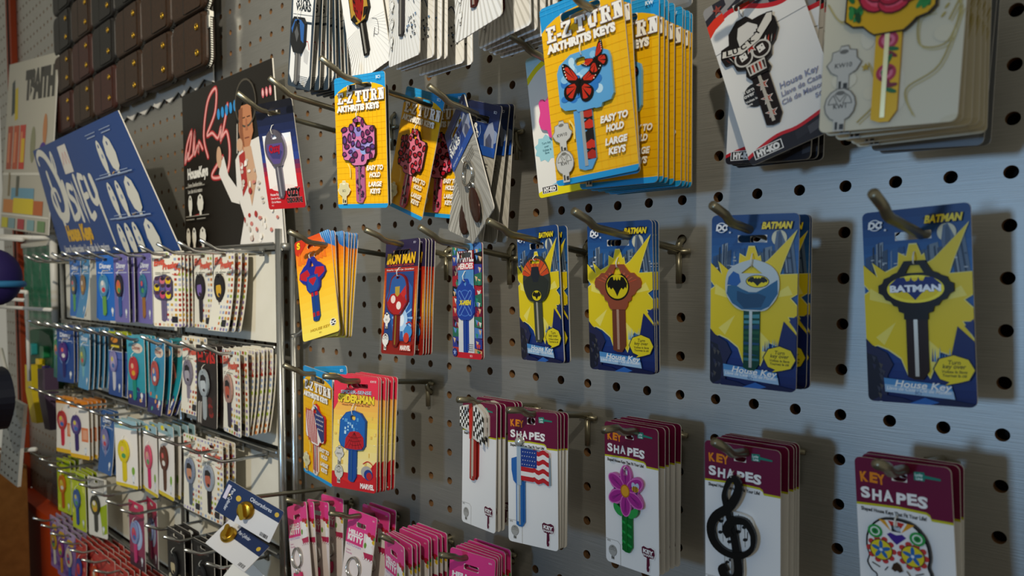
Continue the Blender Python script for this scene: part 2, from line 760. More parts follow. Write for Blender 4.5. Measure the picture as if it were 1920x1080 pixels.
# ================================================================== hooks
def hook_geo(z, reach, rise, run, sag):
    """prong from the wall out to the bend, then up to the tip (local: x=0, wall at y=0)"""
    e = -(reach - run)
    pts = [(0, 0.02, z - .3), (0, e + .35, z + sag), (0, e + .12, z + sag + .02), (0, e - .05, z + sag + .07), (0, e - .2, z + sag + .17), (0, -reach, z + sag + rise)]
    return pts


def peg_hook(x, z, reach=4.4, rise=0.40, run=0.72, sag=0.06, desc='', group='steel hooks on the pegboard'):
    t = thing('peg_hook', desc, 'hook', group)
    t.location = W(x, 0, z)
    mb = MB()
    pts = hook_geo(0, reach, rise, run, sag)
    mb.tube(pts, 0.092, M_STEEL, 10)
    mb.build('prong', t, True)
    mb = MB()
    zw = -.3
    top = round(z + zw) - (z + zw)
    b = spline([(0, -0.16, zw), (.02, -0.16, zw + top * .6), (.04, -0.02, zw + top), (.04, 0.14, zw + top + .02)], 4)
    mb.tube([(0, -0.14, zw), (0, -0.12, zw - .85)], 0.08, M_STEEL, 8)
    mb.tube(b, 0.085, M_STEEL, 8)
    mb.tube([(-.30, -0.13, zw - .03), (.30, -0.13, zw - .03)], 0.07, M_STEEL, 8)
    mb.build('wall_bracket', t, True)
    return t


HK = 'peg hook holding '
for x, z, reach, rise, d in (
        (-1, -1.12, 4.6, .34, HK + 'the card of the black oval bat key'),
        (-4, -1.02, 4.0, .32, HK + 'the cards of the pale grey bat key'),
        (-7, -0.98, 4.4, .34, HK + 'the cards of the copper bat key'),
        (-10, -0.98, 4.0, .32, HK + 'the cards of the orange bat key'),
        (-13, -1.04, 3.7, .40, HK + 'the card of the blue X key'),
        (-16, -0.90, 3.4, .34, HK + 'the red and navy armour hero cards'),
        (-19, -0.88, 4.3, .36, HK + 'the yellow and orange hero cards'),
        (-1, -5.36, 4.1, .32, HK + 'the sugar skull key cards'),
        (-4, -5.60, 3.8, .40, HK + 'the treble clef key cards'),
        (-7, -5.68, 3.3, .20, HK + 'the pink flower key cards'),
        (-9.9, -5.62, 3.4, .24, HK + 'the waving flag key cards'),
        (-12, -5.62, 3.2, .24, HK + 'the checkered flag key cards'),
        (-17, -5.35, 4.3, .26, HK + 'the red and yellow spider hero cards'),
        (-20, -5.42, 4.0, .40, HK + 'the yellow card with a stars and stripes key'),
        (-13, -10.4, 3.0, .36, HK + 'the rightmost pink kitty cards'),
        (-16, -10.75, 2.9, .50, HK + 'the thickest stack of pink kitty cards'),
        (-19, -10.55, 2.9, .36, HK + 'the pink kitty cards with an upright ring'),
        (-22, -10.75, 2.9, .40, HK + 'the leftmost pink kitty cards'),
        (-7, 3.72, 5.0, .34, HK + 'the yellow butterfly key cards'),
        (-9.75, 3.62, 3.5, .26, HK + 'the pink key card beside the butterfly cards'),
        (-12.7, 2.80, 3.6, .36, HK + 'the space saga key ring cards'),
        (-16, 3.92, 4.9, .40, HK + 'the leopard print key cards'),
        (-19, 3.86, 4.9, .46, 'empty peg hook above the leopard print key cards'),
        (-21, 3.72, 5.0, .46, HK + 'the card with a metal rocker key'),
        (-4, 3.95, 4.2, .36, HK + 'the lucky skull key cards'),
        (-1, 4.10, 4.8, .36, HK + 'the cream rose key cards'),
        (2.2, 3.95, 4.6, .36, HK + 'the cream card at the right edge'),
        (2.0, -5.4, 4.2, .36, HK + 'the maroon card at the right edge'),
        (-19, 8.0, 4.8, .36, HK + 'the leftmost white space saga cards at the top'),
        (-16, 7.95, 4.6, .36, HK + 'the card with the red and black plate key'),
        (-13, 7.55, 4.9, .36, HK + 'the white cards with the dark key at the top'),
        (-10, 7.50, 4.9, .36, HK + 'the fan pattern cards with the dark red blade'),
):
    peg_hook(x, z, reach, rise, desc=d)

# ================================================================== wire key rack on the left
RACK_X = [-26.5, -28.7, -31.0, -33.2]
RACK_L = [-36.6, -38.7, -41.1, -43.3, -45.5, -47.5, -49.6, -51.8, -53.8]
RACK_Z = [-0.87, -5.12, -9.62, -14.1, -18.5]
RAIL_Z = [-0.62, -5.0, -9.5, -13.9, -18.35, -22.8]
rack = thing('display_rack', 'galvanized wire display rack with white back panels hung on the pegboard', 'display rack')
rack.location = W(-41, -1, -10)


def rk(x, y, z):
    return (x + 41, y + 1, z + 10)


for x, r, m in ((-25.45, .17, M_CHROME), (-35.9, .15, M_CHROME), (-56.6, .15, M_CHROME)):
    mb = MB()
    mb.tube([rk(x, -1.15, 0.1 if x > -30 else -.2), rk(x, -1.15, -24)], r, m, 12)
    mb.tube([rk(x + .32, -0.75, 0.0), rk(x + .32, -0.75, -24)], r * .7, m, 10)
    mb.box(*[v for pair in zip(rk(x - .05, -1.15, 0), rk(x + .4, -0.75, 0)) for v in pair][:4], 9.2, 9.5, M_RAIL)
    mb.build('rack_post', rack, True)
for x0, x1 in ((-35.8, -25.6), (-56.5, -36.0)):
    for z in RAIL_Z:
        mb = MB()
        a, b = rk(x0, -1.28, z), rk(x1, -1.02, z)
        mb.box(a[0], b[0], a[1], b[1], a[2] - .13, a[2] + .10, M_RAIL)
        mb.tube([rk(x0, -1.34, z + .12), rk(x1, -1.34, z + .12)], .05, M_CHROME, 8)
        mb.build('rail', rack)
    for k in range(5):
        mb = MB()
        a, b = rk(x0 + .12, -.98, RAIL_Z[k + 1] + .25), rk(x1 - .12, -.90, RAIL_Z[k] - .2)
        mb.box(a[0], b[0], a[1], b[1], a[2], b[2], M_PANEL)
        mb.build('back_panel', rack)
for x, z in ((-25.1, -4.4), (-25.1, -15)):
    mb = MB()
    mb.tube(spline([rk(x, -.8, z), rk(x + .5, -.75, z + .1), rk(x + .9, -.5, z + .5), rk(x + .9, .03, z + .7)], 4), .1, M_CHROME, 8)
    mb.build('mounting_hook', rack, True)
mb = MB()
mb.tube([rk(-58, -1.3, 1.4), rk(-58.0, -1.3, -5.2)], .26, M_WHITEWIRE, 8)
mb.build('side_upright', rack, True)

_rh = [None]


def rack_hook(x, row, label):
    z = RACK_Z[row]
    if _rh[0] is None:
        t = thing('rack_hook')
        mb = MB()
        mb.tube([(0, 0, 0), (0, -1.75, .03), (0, -1.95, .06), (0, -2.05, .11), (0, -2.62, .44)], .075, M_CHROME, 8)
        mb.build('prong', t, True)
        mb = MB()
        mb.box(-.16, .16, -.02, .06, -.16, .2, M_CHROME)
        mb.build('clip', t)
        _rh[0] = t
    else:
        t = dup(_rh[0])
    pose(t, x, -1.40, z)
    tag(t, label, 'hook', 'hooks of the wire rack')
    return t


ROWN = ['top', 'second', 'third', 'fourth', 'bottom']
for row in range(5):
    for i, x in enumerate(RACK_X):
        if (row, i) == (4, 0):
            continue
        rack_hook(x, row, 'rack hook in the %s row of the right panel, %s from the right post' % (ROWN[row], ['first', 'second', 'third', 'fourth'][i]))
    for i, x in enumerate(RACK_L):
        rack_hook(x, row, 'rack hook in the %s row of the left panel, %s from the middle post' % (ROWN[row], ['first', 'second', 'third', 'fourth', 'fifth', 'sixth', 'seventh', 'eighth', 'ninth'][i]))

# ================================================================== printed marks used on several cards
def bat_shape(u, v, w, h):
    """bat silhouette as raw points around (u, v)"""
    P = [(0, .30), (.05, .36), (.07, .5), (.10, .34), (.16, .32), (.20, .5), (.34, .46), (.5, .16), (.46, -.1), (.40, -.02), (.30, -.16), (.22, -.06), (.12, -.22), (0, -.5)]
    P = P + [(-x, y) for x, y in P[::-1][1:-1]]
    return [(u + x * w, v + y * h) for x, y in P]


def emblem(a, x, z, rx, rz):
    """raw art: black edged yellow oval with a bat silhouette"""
    a.ell(x, z, rx, rz, '#15140f', 28)
    a.ell(x, z, rx * .93, rz * .90, '#e9d21c', 28)
    a.poly(bat_shape(x, z, rx * 1.72, rz * 1.45), '#15140f')


def lock_icon(a, u, v, sc, txt='', col='#c9c7c0', edge='#77756d', var=0):
    """small printed key blank; centre (u,v) given in card fractions"""
    x, z = a.c((u, v))
    r = a.raw
    a.raw = True
    if var == 0:
        P = [(-.5, .05), (-.36, .2), (-.34, .42), (-.14, .46), (-.1, .58), (.12, .58), (.16, .46), (.36, .42), (.38, .2), (.52, .05), (.38, -.18), (.18, -.3), (.18, -.72), (-.16, -.72), (-.16, -.3), (-.36, -.18)]
    elif var == 1:
        P = circ(0, 0.05, .46, .5, 14) + []
    else:
        P = [(-.34, .3), (-.1, .55), (.1, .55), (.34, .3), (.34, -.1), (.16, -.25), (.16, -.75), (0, -.85), (-.16, -.75), (-.16, -.25), (-.34, -.1)]
    a.poly([(x + p[0] * sc * 1.08, z + p[1] * sc * 1.06) for p in P], edge)
    a.poly([(x + p[0] * sc, z + p[1] * sc) for p in P], col)
    if var == 1:
        a.poly([(x - .17 * sc, z - .4 * sc), (x + .17 * sc, z - .4 * sc), (x + .17 * sc, z - .8 * sc), (x - .17 * sc, z - .8 * sc)], col)
        for w0, w1 in ((62, 118), (125, 175), (5, 55)):
            A = [math.radians(w0 + (w1 - w0) * q / 4) for q in range(5)]
            a.stroke([(x + .36 * sc * math.cos(q), z + (.05 + .38 * math.sin(q)) * sc) for q in A] + [(x + .10 * sc * math.cos(A[2]), z + (.05 + .10 * math.sin(A[2])) * sc)], .03 * sc, edge, closed=True)
    a.rect(x - .12 * sc, z - .48 * sc, x - .04 * sc, z - .72 * sc, '#3a3833')
    a.rect(x + .02 * sc, z - .55 * sc, x + .15 * sc, z - .72 * sc, '#3a3833')
    a.ell(x, z + .42 * sc, .14 * sc, .07 * sc, edge, 10)
    if txt:
        a.text(txt, x, z - .06 * sc, .14 * sc, '#3a3833', al='c', bold=.01)
    a.raw = r


# ------------------------------------------------------------------ dark blue bat hero cards
def bat_card_art():
    a = Art(1.78, 3.55)
    a.grad(0, .35, '#173f78', '#2e6fae', 8)
    a.grad(.35, .75, '#2b66a6', '#1d3f86', 4)
    a.grad(.75, 1, '#1d3f86', '#10205c', 6)
    for u0, u1, v0, sk, c in ((.07, .13, .23, .0, '#4a5f78'), (.12, .19, .17, .01, '#8695a5'), (.135, .155, .17, .01, '#2c3d56'), (.18, .23, .21, .01, '#3d5069'), (.25, .33, .20, .02, '#2d5f96'),
                              (.60, .66, .22, -.02, '#53667b'), (.66, .74, .19, -.03, '#6f8090'), (.74, .80, .21, -.04, '#3a4b62'), (.86, .93, .17, -.05, '#31415a'), (.92, 1.0, .15, -.06, '#5c6e84'), (.02, .07, .24, 0, '#37557d'), (.34, .40, .20, 0, '#2a4f80'), (.55, .60, .22, -.01, '#3c5674'), (.085, .10, .19, .01, '#26364c'), (.165, .175, .18, .01, '#24344a'), (.26, .275, .215, .01, '#6a86a8'), (.63, .645, .20, -.02, '#2a3a50'), (.70, .715, .205, -.03, '#2e3e54'), (.89, .905, .18, -.05, '#8a98a6'), (.955, .97, .165, -.06, '#26364c')):
        a.poly([(u0 + sk, v0), (u1 + sk, v0 - .01), (u1, .40), (u0, .40)], c)
    a.ell(.79, .135, .15, .16, '#d9d6b8')
    a.poly([(.74, .17), (.76, .10), (.80, .09), (.86, .16), (.86, .25), (.76, .25)], '#5a6c86')
    a.poly([(.77, .25), (.78, .11), (.80, .10), (.82, .13), (.83, .25)], '#44546c')
    for k in range(26):
        u, v = RND.uniform(.03, .98), RND.uniform(.22, .36)
        a.rect(u, v, u + RND.uniform(.01, .05), v + RND.uniform(.004, .012), RND.choice(['#9aa8b4', '#2a3a52', '#748596', '#c2cad0']))
    B = [(.0, .275), (.14, .345), (.10, .27), (.22, .32), (.34, .29), (.35, .225), (.42, .245), (.45, .185), (.52, .185), (.56, .245), (.585, .235), (.60, .285), (.665, .265), (.975, .10), (.84, .275), (.80, .34), (1.01, .335), (1.01, .44), (.92, .47), (1.01, .52), (1.01, .575), (.90, .575), (1.01, .68), (.86, .655), (.80, .745), (.70, .725), (.60, .86), (.52, .79), (.40, .85), (.34, .765), (.22, .72), (.12, .70), (.05, .71), (-.01, .65), (-.01, .44), (.06, .415), (-.01, .37)]
    a.poly([(.5 + (u - .5) * 1.03, .47 + (v - .47) * 1.025) for u, v in B], '#e7e08a')
    a.poly(B, '#e9cf1b')
    for p in (((.06, .40), (.36, .50), (.05, .46)), ((.9, .40), (.66, .48), (.95, .45)), ((.1, .66), (.3, .58), (.18, .70)), ((.62, .83), (.58, .66), (.70, .72))):
        a.poly(p, '#f2e36a')
    for k in range(18):
        u = .62 + k * .022
        a.poly([(u, .78), (u + .012, RND.uniform(.70, .755)), (u + .02, .78)], RND.choice(['#3f86c4', '#7fb4dc', '#1c3f8c']))
    a.poly([(.80, .74), (.86, .60), (1.01, .68), (1.01, .80), (.9, .79)], '#14235f')
    a.poly([(.92, .60), (1.01, .56), (1.01, .66)], '#22306e')
    a.poly([(-.01, .66), (.06, .70), (.20, .74), (.26, .80), (.20, .86), (.19, .97), (.08, 1.01), (-.01, 1.01)], '#23264a')
    a.poly([(-.01, .74), (.10, .76), (.16, .86), (.13, .97), (-.01, 1.01)], '#191b2c')
    for k in range(12):
        u, v = RND.uniform(.0, .15), RND.uniform(.75, .96)
        a.poly([(u, v), (u + .04, v + .01), (u + .02, v + .035)], RND.choice(['#3b3d4c', '#4d4a48', '#2a2c48']))
    a.poly([(.14, .96), (.35, .975), (.55, 1.01), (.14, 1.01)], '#131b4a')
    a.poly([(.60, .985), (.75, .965), (1.01, .985), (1.01, 1.01), (.6, 1.01)], '#0f1540')
    a.poly([(.40, 1.0), (.55, .965), (.68, .985), (.6, 1.0)], '#2a62b0')
    a.poly([(.165, .872), (.79, .897), (.82, .965), (.175, .945)], '#4f8fc9')
    a.poly([(.17, .905), (.805, .925), (.82, .965), (.175, .945)], '#9cbfdf')
    a.text('House Key', .27, .914, .12, '#f4f4f0', .02, slant=.25, rot=-.035, width=.92)
    a.text('Llave de Casa · Clé de Maison', .19, .932, .062, '#eef2f6', .012, slant=.2, rot=-.035, width=1.06)
    a.text('SC1', .46, .95, .05, '#22407c', .01, rot=-.03)
    x, z = a.c((.82, .815))
    P = []
    for k in range(24):
        t = 2 * math.pi * k / 24
        rr = 1.0 + (.07 if k % 3 == 0 else 0)
        P.append((.82 + .165 * rr * math.cos(t), .815 + .066 * rr * math.sin(t)))
    P[6] = (.74, .895)
    a.poly([(.82 + (u - .82) * 1.07, .816 + (v - .816) * 1.07) for u, v in P], '#1a2038')
    a.poly(P, '#ead51d')
    for t, v in (('Turn', .79), ('key over', .81), ('Voltea la llave', .833), ('Tournez la clé', .852)):
        big = v < .82
        a.text(t, .82, v, .075 if big else .05, '#3a3410', .015, al='c', width={.79: .2, .81: .36, .833: .40, .852: .38}[v], slant=.15)
    a.ring(.135, .072, .115, .105, .018, '#dfe6ee')
    a.text('DC', .135, .088, .115, '#f1f3f5', .06, al='c', slant=.15)
    a.star(.235, .10, .03, '#e8edf2')
    x, z = a.c((.765, .062))
    a.raw = True
    a.poly(bat_shape(x, z - .01, .62, .20), '#0d1430')
    a.raw = False
    a.text('BATMAN', .765, .082, .125, '#f0d61e', .05, '#15183a', .06, 'c', .58, .2, .0)
    return a


def bow_diamond(k=1.0):
    P = [(.62, .07), (.55, .11), (.52, .19), (.42, .23), (.37, .27), (.29, .30), (.17, .50), (-.17, .50)]
    P2 = [(.62, -.07), (.55, -.11), (.50, -.20), (.42, -.23), (.37, -.31), (.30, -.33), (.28, -.42), (.20, -.45), (.20, -.56)]
    R = [(-x, z) for x, z in P[::-1]] + [(-x, z) for x, z in P2]
    R = [(-.17, .50)] + [(-.29, .30), (-.37, .27), (-.42, .23), (-.52, .19), (-.55, .11), (-.62, .07), (-.62, -.07), (-.55, -.11), (-.50, -.20), (-.42, -.23), (-.37, -.31), (-.30, -.33), (-.28, -.42), (-.20, -.45), (-.20, -.56)]
    R += [(-x, z) for x, z in R[::-1]]
    return [(x * k, z * k) for x, z in R]


def bat_key_card(kind):
    r = thing('key_card')
    w, h = 1.78, 3.55
    card_mesh(bat_card_art(), w, h, (-.03, h / 2 - .49, .60, .15)).build('backing_card', r)
    a = Art(raw=True)
    if kind == 'black':
        a.ell(0, -.01, .47, .25, '#f0dd3a', 30)
        a.ell(0, -.01, .40, .20, '#e2c81a', 30)
        a.poly(bat_shape(0, .0, .86, .42), '#1b2a6a')
        a.text('BATMAN', 0, -.055, .115, '#eceef2', .05, '#1b2348', .05, 'c', .84)
        b = Art(raw=True)
        key_obj(r, bow_diamond(), [[(-.15, .28), (-.08, .42), (.08, .42), (.15, .28)]], a, (0, .33), (0, -.50, -1.66, .36, '#2e2220', .3, '#cfcabf'), '#191614', .2, .4)
        tie(r, 0, 1.0, .76)
    elif kind == 'grey':
        P = spline([(-.53, .20), (-.40, .40), (-.05, .53), (.10, .53), (.38, .42), (.54, .20), (.53, -.16), (.36, -.42), (.20, -.50), (-.20, -.50), (-.40, -.38), (-.54, -.14)], 3, True)
        a.poly([(-.52, -.16), (-.50, .0), (-.34, .02), (-.2, -.06), (-.05, -.12), (.1, -.12), (.28, -.02), (.52, .14), (.53, -.14), (.36, -.40), (.2, -.48), (-.2, -.48), (-.4, -.36)], '#2f6288')
        a.poly([(-.30, -.10), (-.1, -.16), (.14, -.14), (.3, -.2), (.2, -.42), (-.15, -.46), (-.3, -.3)], '#23496a')
        a.poly([(-.51, .02), (-.48, .18), (-.38, .30), (-.26, .24), (-.22, .08), (-.30, .0)], '#2b5fa0')
        emblem(a, .12, .10, .24, .13)
        b = Art(raw=True)
        for k in range(9):
            z = -.6 - k * .11
            b.poly([(-.16, z), (.16, z + RND.uniform(-.05, .05)), (.16, z - .05), (-.16, z - .06)], RND.choice(['#2f6f7a', '#1f5a3a', '#174a70', '#4a8f9a']))
        key_obj(r, P, [[(-.22, .26), (0, .43), (.22, .26)]], a, (0, .33), (0, -.48, -1.74, .34, '#1c4a3c', .3, '#cfd0c6'), '#b7bdb9', .2, .4, art_blade=b)
        tie(r, 0, 1.0, .72)
    elif kind == 'copper':
        P = [(-.17, .50), (-.28, .36), (-.34, .30), (-.44, .30), (-.52, .22), (-.60, .18), (-.64, .08), (-.62, -.04), (-.52, -.10), (-.46, -.20), (-.38, -.24), (-.36, -.34), (-.28, -.38), (-.26, -.48), (-.20, -.56)]
        P = P + [(-x, z) for x, z in P[::-1]]
        for k in range(-5, 6):
            a.poly([(k * .02, .0), (k * .105 - .03, .40 - abs(k) * .05), (k * .105 + .03, .40 - abs(k) * .05)], '#d9583a' if k % 2 else '#c96a4a')
        a.ell(0, -.02, .33, .33, '#15140f', 30)
        emblem(a, 0, -.02, .32, .32)
        key_obj(r, P, [[(-.12, .26), (-.05, .42), (.05, .42), (.12, .26)]], a, (-.02, .28), (0, -.50, -1.58, .36, '#8a4e3c', .7, '#e0b8a4'), '#a8583f', .55, .32)
        tie(r, 0, .95, .7)
    else:
        P = spline([(-.38, .50), (-.2, .66), (.2, .66), (.40, .50), (.55, .2), (.56, -.12), (.42, -.40), (.2, -.52), (-.2, -.52), (-.42, -.40), (-.56, -.1), (-.54, .2)], 3, True)
        for k in range(-4, 5):
            t = math.pi / 2 + k * .30
            a.poly([(0, .08), (.60 * math.cos(t - .13), .08 + .54 * math.sin(t - .13)), (.60 * math.cos(t + .13), .08 + .54 * math.sin(t + .13))], '#e8682a' if k % 2 else '#d84a22')
        a.poly([(-.54, .02), (-.3, .16), (-.1, .2), (.12, .2), (.34, .14), (.55, .0), (.42, -.38), (.2, -.5), (-.2, -.5), (-.42, -.38)], '#2a302c')
        a.poly([(-.2, .2), (-.14, .4), (.14, .4), (.2, .2), (.1, .0), (-.1, .0)], '#1d2430')
        emblem(a, .02, -.36, .21, .15)
        key_obj(r, P, [[(-.2, .48), (-.2, .58), (.2, .58), (.2, .48)]], a, (-.02, .34), (0, -.48, -1.60, .36, '#4f5548', .6, '#d8d6cc'), '#3a403c', .2, .35)
        tie(r, 0, 1.05, .88)
    return r


# ------------------------------------------------------------------ maroon and white shaped key cards
def ks_art(fits=True):
    a = Art(1.62, 3.53)
    a.rect(0, 0, 1, 1, '#efedea')
    top = [(-.01, -.01), (1.01, -.01), (1.01, .262), (.79, .262), (.775, .244), (.74, .234), (.45, .228), (.0 - .01, .238)]
    a.poly([(u, v + (.012 if v > 0 else 0)) for u, v in top], '#c2bd1e')
    a.poly(top, '#6a0f38')
    for i, (t, u, z, ro) in enumerate((('K', .06, .125, .08), ('E', .16, .122, -.04), ('Y', .245, .128, .05))):
        a.text(t, u, z, .17, '#e2861c', .05, rot=ro, width=.14)
    for i, (t, u, ro) in enumerate((('S', .06, .08), ('H', .18, -.03), ('A', .305, .03), ('P', .44, -.04), ('E', .555, .02), ('S', .655, -.06))):
        a.text(t, u, .208 + (.004 if i % 2 else 0), .185, '#f3f1ee', .045, rot=ro, width=.165)
    a.text('Shaped House Keys That Fit Your Life!', .05, .276, .068, '#3c3a38', .03, width=1.12)
    a.poly([(.635, .04), (.74, .038), (.745, .052), (.90, .06), (.90, .07), (.745, .068), (.74, .082), (.635, .082)], '#1f7f6e')
    a.text('Lucky', .645, .06, .05, '#dff0ea', .03, width=.13)
    a.text('Line', .655, .078, .05, '#dff0ea', .03, width=.11)
    a.stroke([(.0, .835), (.24, .835), (.29, .855), (.29, 1.0)], .008, '#9a9892')
    a.text('FITS', .035, .852, .04, '#6a6862', .01)
    lock_icon(a, .14, .915, .26, '', '#a9a7a1', '#77756f', 1)
    # small maroon key shaped emblem
    a.poly([(.685, .815), (.72, .80), (.80, .81), (.86, .80), (.93, .812), (.945, .85), (.92, .885), (.845, .892), (.85, .93), (.83, .945), (.845, .96), (.825, .985), (.785, .985), (.77, .965), (.775, .892), (.72, .885), (.69, .86)], '#f3f1ee')
    a.poly([(.695, .82), (.73, .808), (.80, .816), (.86, .808), (.92, .818), (.932, .85), (.91, .878), (.835, .884), (.84, .93), (.822, .945), (.837, .96), (.82, .978), (.79, .978), (.78, .96), (.785, .884), (.725, .878), (.70, .857)], '#5a1230')
    a.text('KEY', .72, .85, .085, '#f3f1ee', .05, width=.30, rot=-.05)
    a.text('SHAPES', .715, .872, .05, '#f3f1ee', .03, width=.31, rot=-.03)
    return a


def wave_flag(a, x0, x1, z0, z1, stripes=True):
    """raw art: stars and stripes with a rippled fly end"""
    n = 7
    for k in range(n):
        za, zb = z1 - (z1 - z0) * k / n, z1 - (z1 - z0) * (k + 1) / n
        top = [(x0 + (x1 - x0) * t / 14, za + (.035 * math.sin(t * 1.25) if t > 6 else 0) - .02 * t / 14) for t in range(15)]
        bot = [(x0 + (x1 - x0) * t / 14, zb + (.035 * math.sin(t * 1.25) if t > 6 else 0) - .02 * t / 14) for t in range(15)]
        a.poly(top + bot[::-1], '#c2242c' if k % 2 == 0 else '#f0eeea')
    xm, zm = x0 + (x1 - x0) * .58, z1 - (z1 - z0) * 4 / 7
    a.poly([(x0, z1), (xm, z1 - .01), (xm, zm), (x0, zm)], '#23408e')
    for i in range(6):
        for j in range(4):
            a.star(x0 + (xm - x0) * (i + .6 + .3 * (j % 2)) / 6.6, zm + (z1 - zm) * (j + .6) / 4.4, .02, '#f0eeea')


def ks_key_card(kind):
    r = thing('key_card')
    w, h = 1.62, 3.53
    card_mesh(ks_art(), w, h, (-.03, h / 2 - .27, .26, .17), round_slot=True).build('backing_card', r)
    a = Art(raw=True)
    if kind == 'flower':
        pet = []
        for k in range(6):
            t = math.pi / 2 + k * math.pi / 3
            cx, cz = .33 * math.cos(t), .36 * math.sin(t)
            pet.append((cx, cz, t))
        out = []
        for k in range(72):
            t = 2 * math.pi * k / 72 + math.pi / 2
            out.append(((.36 + .20 * abs(math.cos(3 * (t - math.pi / 2)))) * math.cos(t), (.38 + .24 * abs(math.cos(3 * (t - math.pi / 2)))) * math.sin(t)))
        a.ell(0, 0, .36, .38, '#4a3566')
        for cx, cz, t in pet:
            a.ell(cx, cz, .27, .165, '#d56ab8', rot=t)
            a.ell(cx, cz, .24, .135, '#a82a8e', rot=t)
            for q in (-.5, 0, .5):
                a.stroke([(cx * .5, cz * .5), (cx * 1.45 + .06 * q * math.sin(t), cz * 1.45 - .06 * q * math.cos(t))], .012, '#7a1c72')
        a.ell(0, 0, .14, .16, '#b5701c')
        a.ell(0, 0, .11, .13, '#e0a02a')
        for x in (.26, .36):
            a.ell(x, .17, .06, .09, '#b9c6dc', rot=.3 if x < .3 else -.3)
        a.ell(.31, .10, .10, .075, '#e0a92a')
        for q in (-.05, 0, .05):
            a.rect(.31 + q - .012, .03, .31 + q + .012, .17, '#231a10')
        b = Art(raw=True)
        for k in range(8):
            z = -.62 - k * .12
            b.poly([(-.15, z), (.15, z - .1), (.15, z - .16), (-.15, z - .06)], '#1f9a46' if k % 2 else '#146a30')
        lf = MB()
        for s in (-1, 1):
            P = spline([(s * .08, -.52), (s * .20, -.42), (s * .36, -.36), (s * .36, -.50), (s * .24, -.62), (s * .10, -.64)], 3, True)
            lf.extrude(P, [], -.12, -.05, mat('#2c9a4a', .35), mat('#1f6a34', .4))
        k = key_obj(r, out, [circ(0, .46, .075, .10, 14)], a, (-.09, .16), (.01, -.45, -1.52, .31, '#187a36', .35, '#2fae52'), '#c86ab0', .1, .35, art_blade=b)
        lf.build('leaves', k)
        tie(r, -.09, .78, .66)
    elif kind == 'clef':
        # black treble clef over a plate of notes
        plate = rrect(-.40, .42, -.62, .16, .3, 5)
        P2 = spline([(-.42, -.1), (-.36, .14), (0, .2), (.36, .14), (.44, -.12), (.40, -.42), (.2, -.60), (-.2, -.60), (-.40, -.40)], 3, True)
        for k in range(-3, 4):
            a.stroke([(k * .12, .2 - abs(k) * .03), (k * .12 + .02, -.58 + abs(k) * .04)], .010, '#3b3a38')
        for x, z in ((-.26, -.06), (.24, -.08), (-.28, -.3), (.26, -.34), (-.08, -.46), (.12, -.2)):
            a.ell(x, z, .05, .035, '#232220', rot=.4)
            a.stroke([(x + .045, z), (x + .05, z + .18)], .014, '#232220')
        b = Art(raw=True)
        for k in range(5):
            b.stroke([(-.2 + k * .1, -.5), (-.2 + k * .1, -1.5)], .008, '#4b4a48')
        for k in range(9):
            b.ell(RND.uniform(-.18, .18), RND.uniform(-1.4, -.6), .045, .03, '#2a2927', rot=.4)
        k = key_obj(r, P2, [], a, (-.14, .16), (0, -.45, -1.62, .44, '#e6e4df', .05, '#d9d7d2'), '#e9e7e2', .05, .35, art_blade=b)
        path = [(-.02, -.28), (.08, -.36), (.16, -.26), (.10, -.08), (-.10, -.02), (-.26, -.16), (-.28, -.40), (-.12, -.62), (.18, -.64), (.40, -.44), (.42, -.16), (.26, .04), (.02, .00), (-.14, -.10)]
        st = [(-.13, -1.0), (-.22, -1.08), (-.12, -1.24), (.06, -1.22), (.14, -1.02), (.10, -.62), (.02, -.18), (-.12, .32), (-.16, .56), (-.06, .84), (.06, .92), (.15, .78), (.10, .56), (-.06, .30), (-.34, .06), (-.46, -.22), (-.38, -.52), (-.14, -.68), (.18, -.68), (.42, -.48), (.46, -.20), (.32, .04), (.12, .06), (-.02, -.02), (-.10, -.18), (-.04, -.30)]
        S = spline(st, 5)
        n = len(S)
        mb = MB()
        for i in range(n - 1):
            t = i / n
            wd = .045 + .05 * abs(math.sin(math.pi * (t * 2.3 + .25)))
            (x0, z0), (x1, z1) = S[i], S[i + 1]
            dx, dz = x1 - x0, z1 - z0
            l = math.hypot(dx, dz) or 1
            nx, nz = -dz / l * wd, dx / l * wd
            ex, ez = dx / l * .02, dz / l * .02
            q = [(x0 + nx - ex, z0 + nz - ez), (x0 - nx - ex, z0 - nz - ez), (x1 - nx + ex, z1 - nz + ez), (x1 + nx + ex, z1 + nz + ez)]
            mb.extrude(q, [], -.185 - i * .0002, -.12, mat('#141312', .3), mat('#141312', .3))
        mb.build('clef_ornament', k)
        tie(r, -.16, 1.20, 1.02)
    elif kind == 'skull':
        P = spline([(0, .66), (.30, .60), (.50, .36), (.55, .08), (.52, -.10), (.56, -.24), (.46, -.36), (.40, -.42), (.38, -.66), (.24, -.74), (-.20, -.74), (-.36, -.66), (-.38, -.42), (-.46, -.36), (-.54, -.22), (-.50, -.08), (-.54, .08), (-.50, .36), (-.30, .60)], 3, True)
        a.poly([(x * .94, z * .95) for x, z in P], '#f1efec')
        for x, c in ((-.16, '#e0a02a'), (-.05, '#c8342a'), (.06, '#c8342a'), (.17, '#e0a02a')):
            a.poly([(x * .5, .42), (x * 1.5 - .06, .61), (x * 1.5 + .06, .60)], c)
        a.poly([(-.16, .36), (-.10, .40), (0, .37), (.10, .40), (.17, .35), (.08, .27), (0, .20), (-.08, .27)], '#43288a')
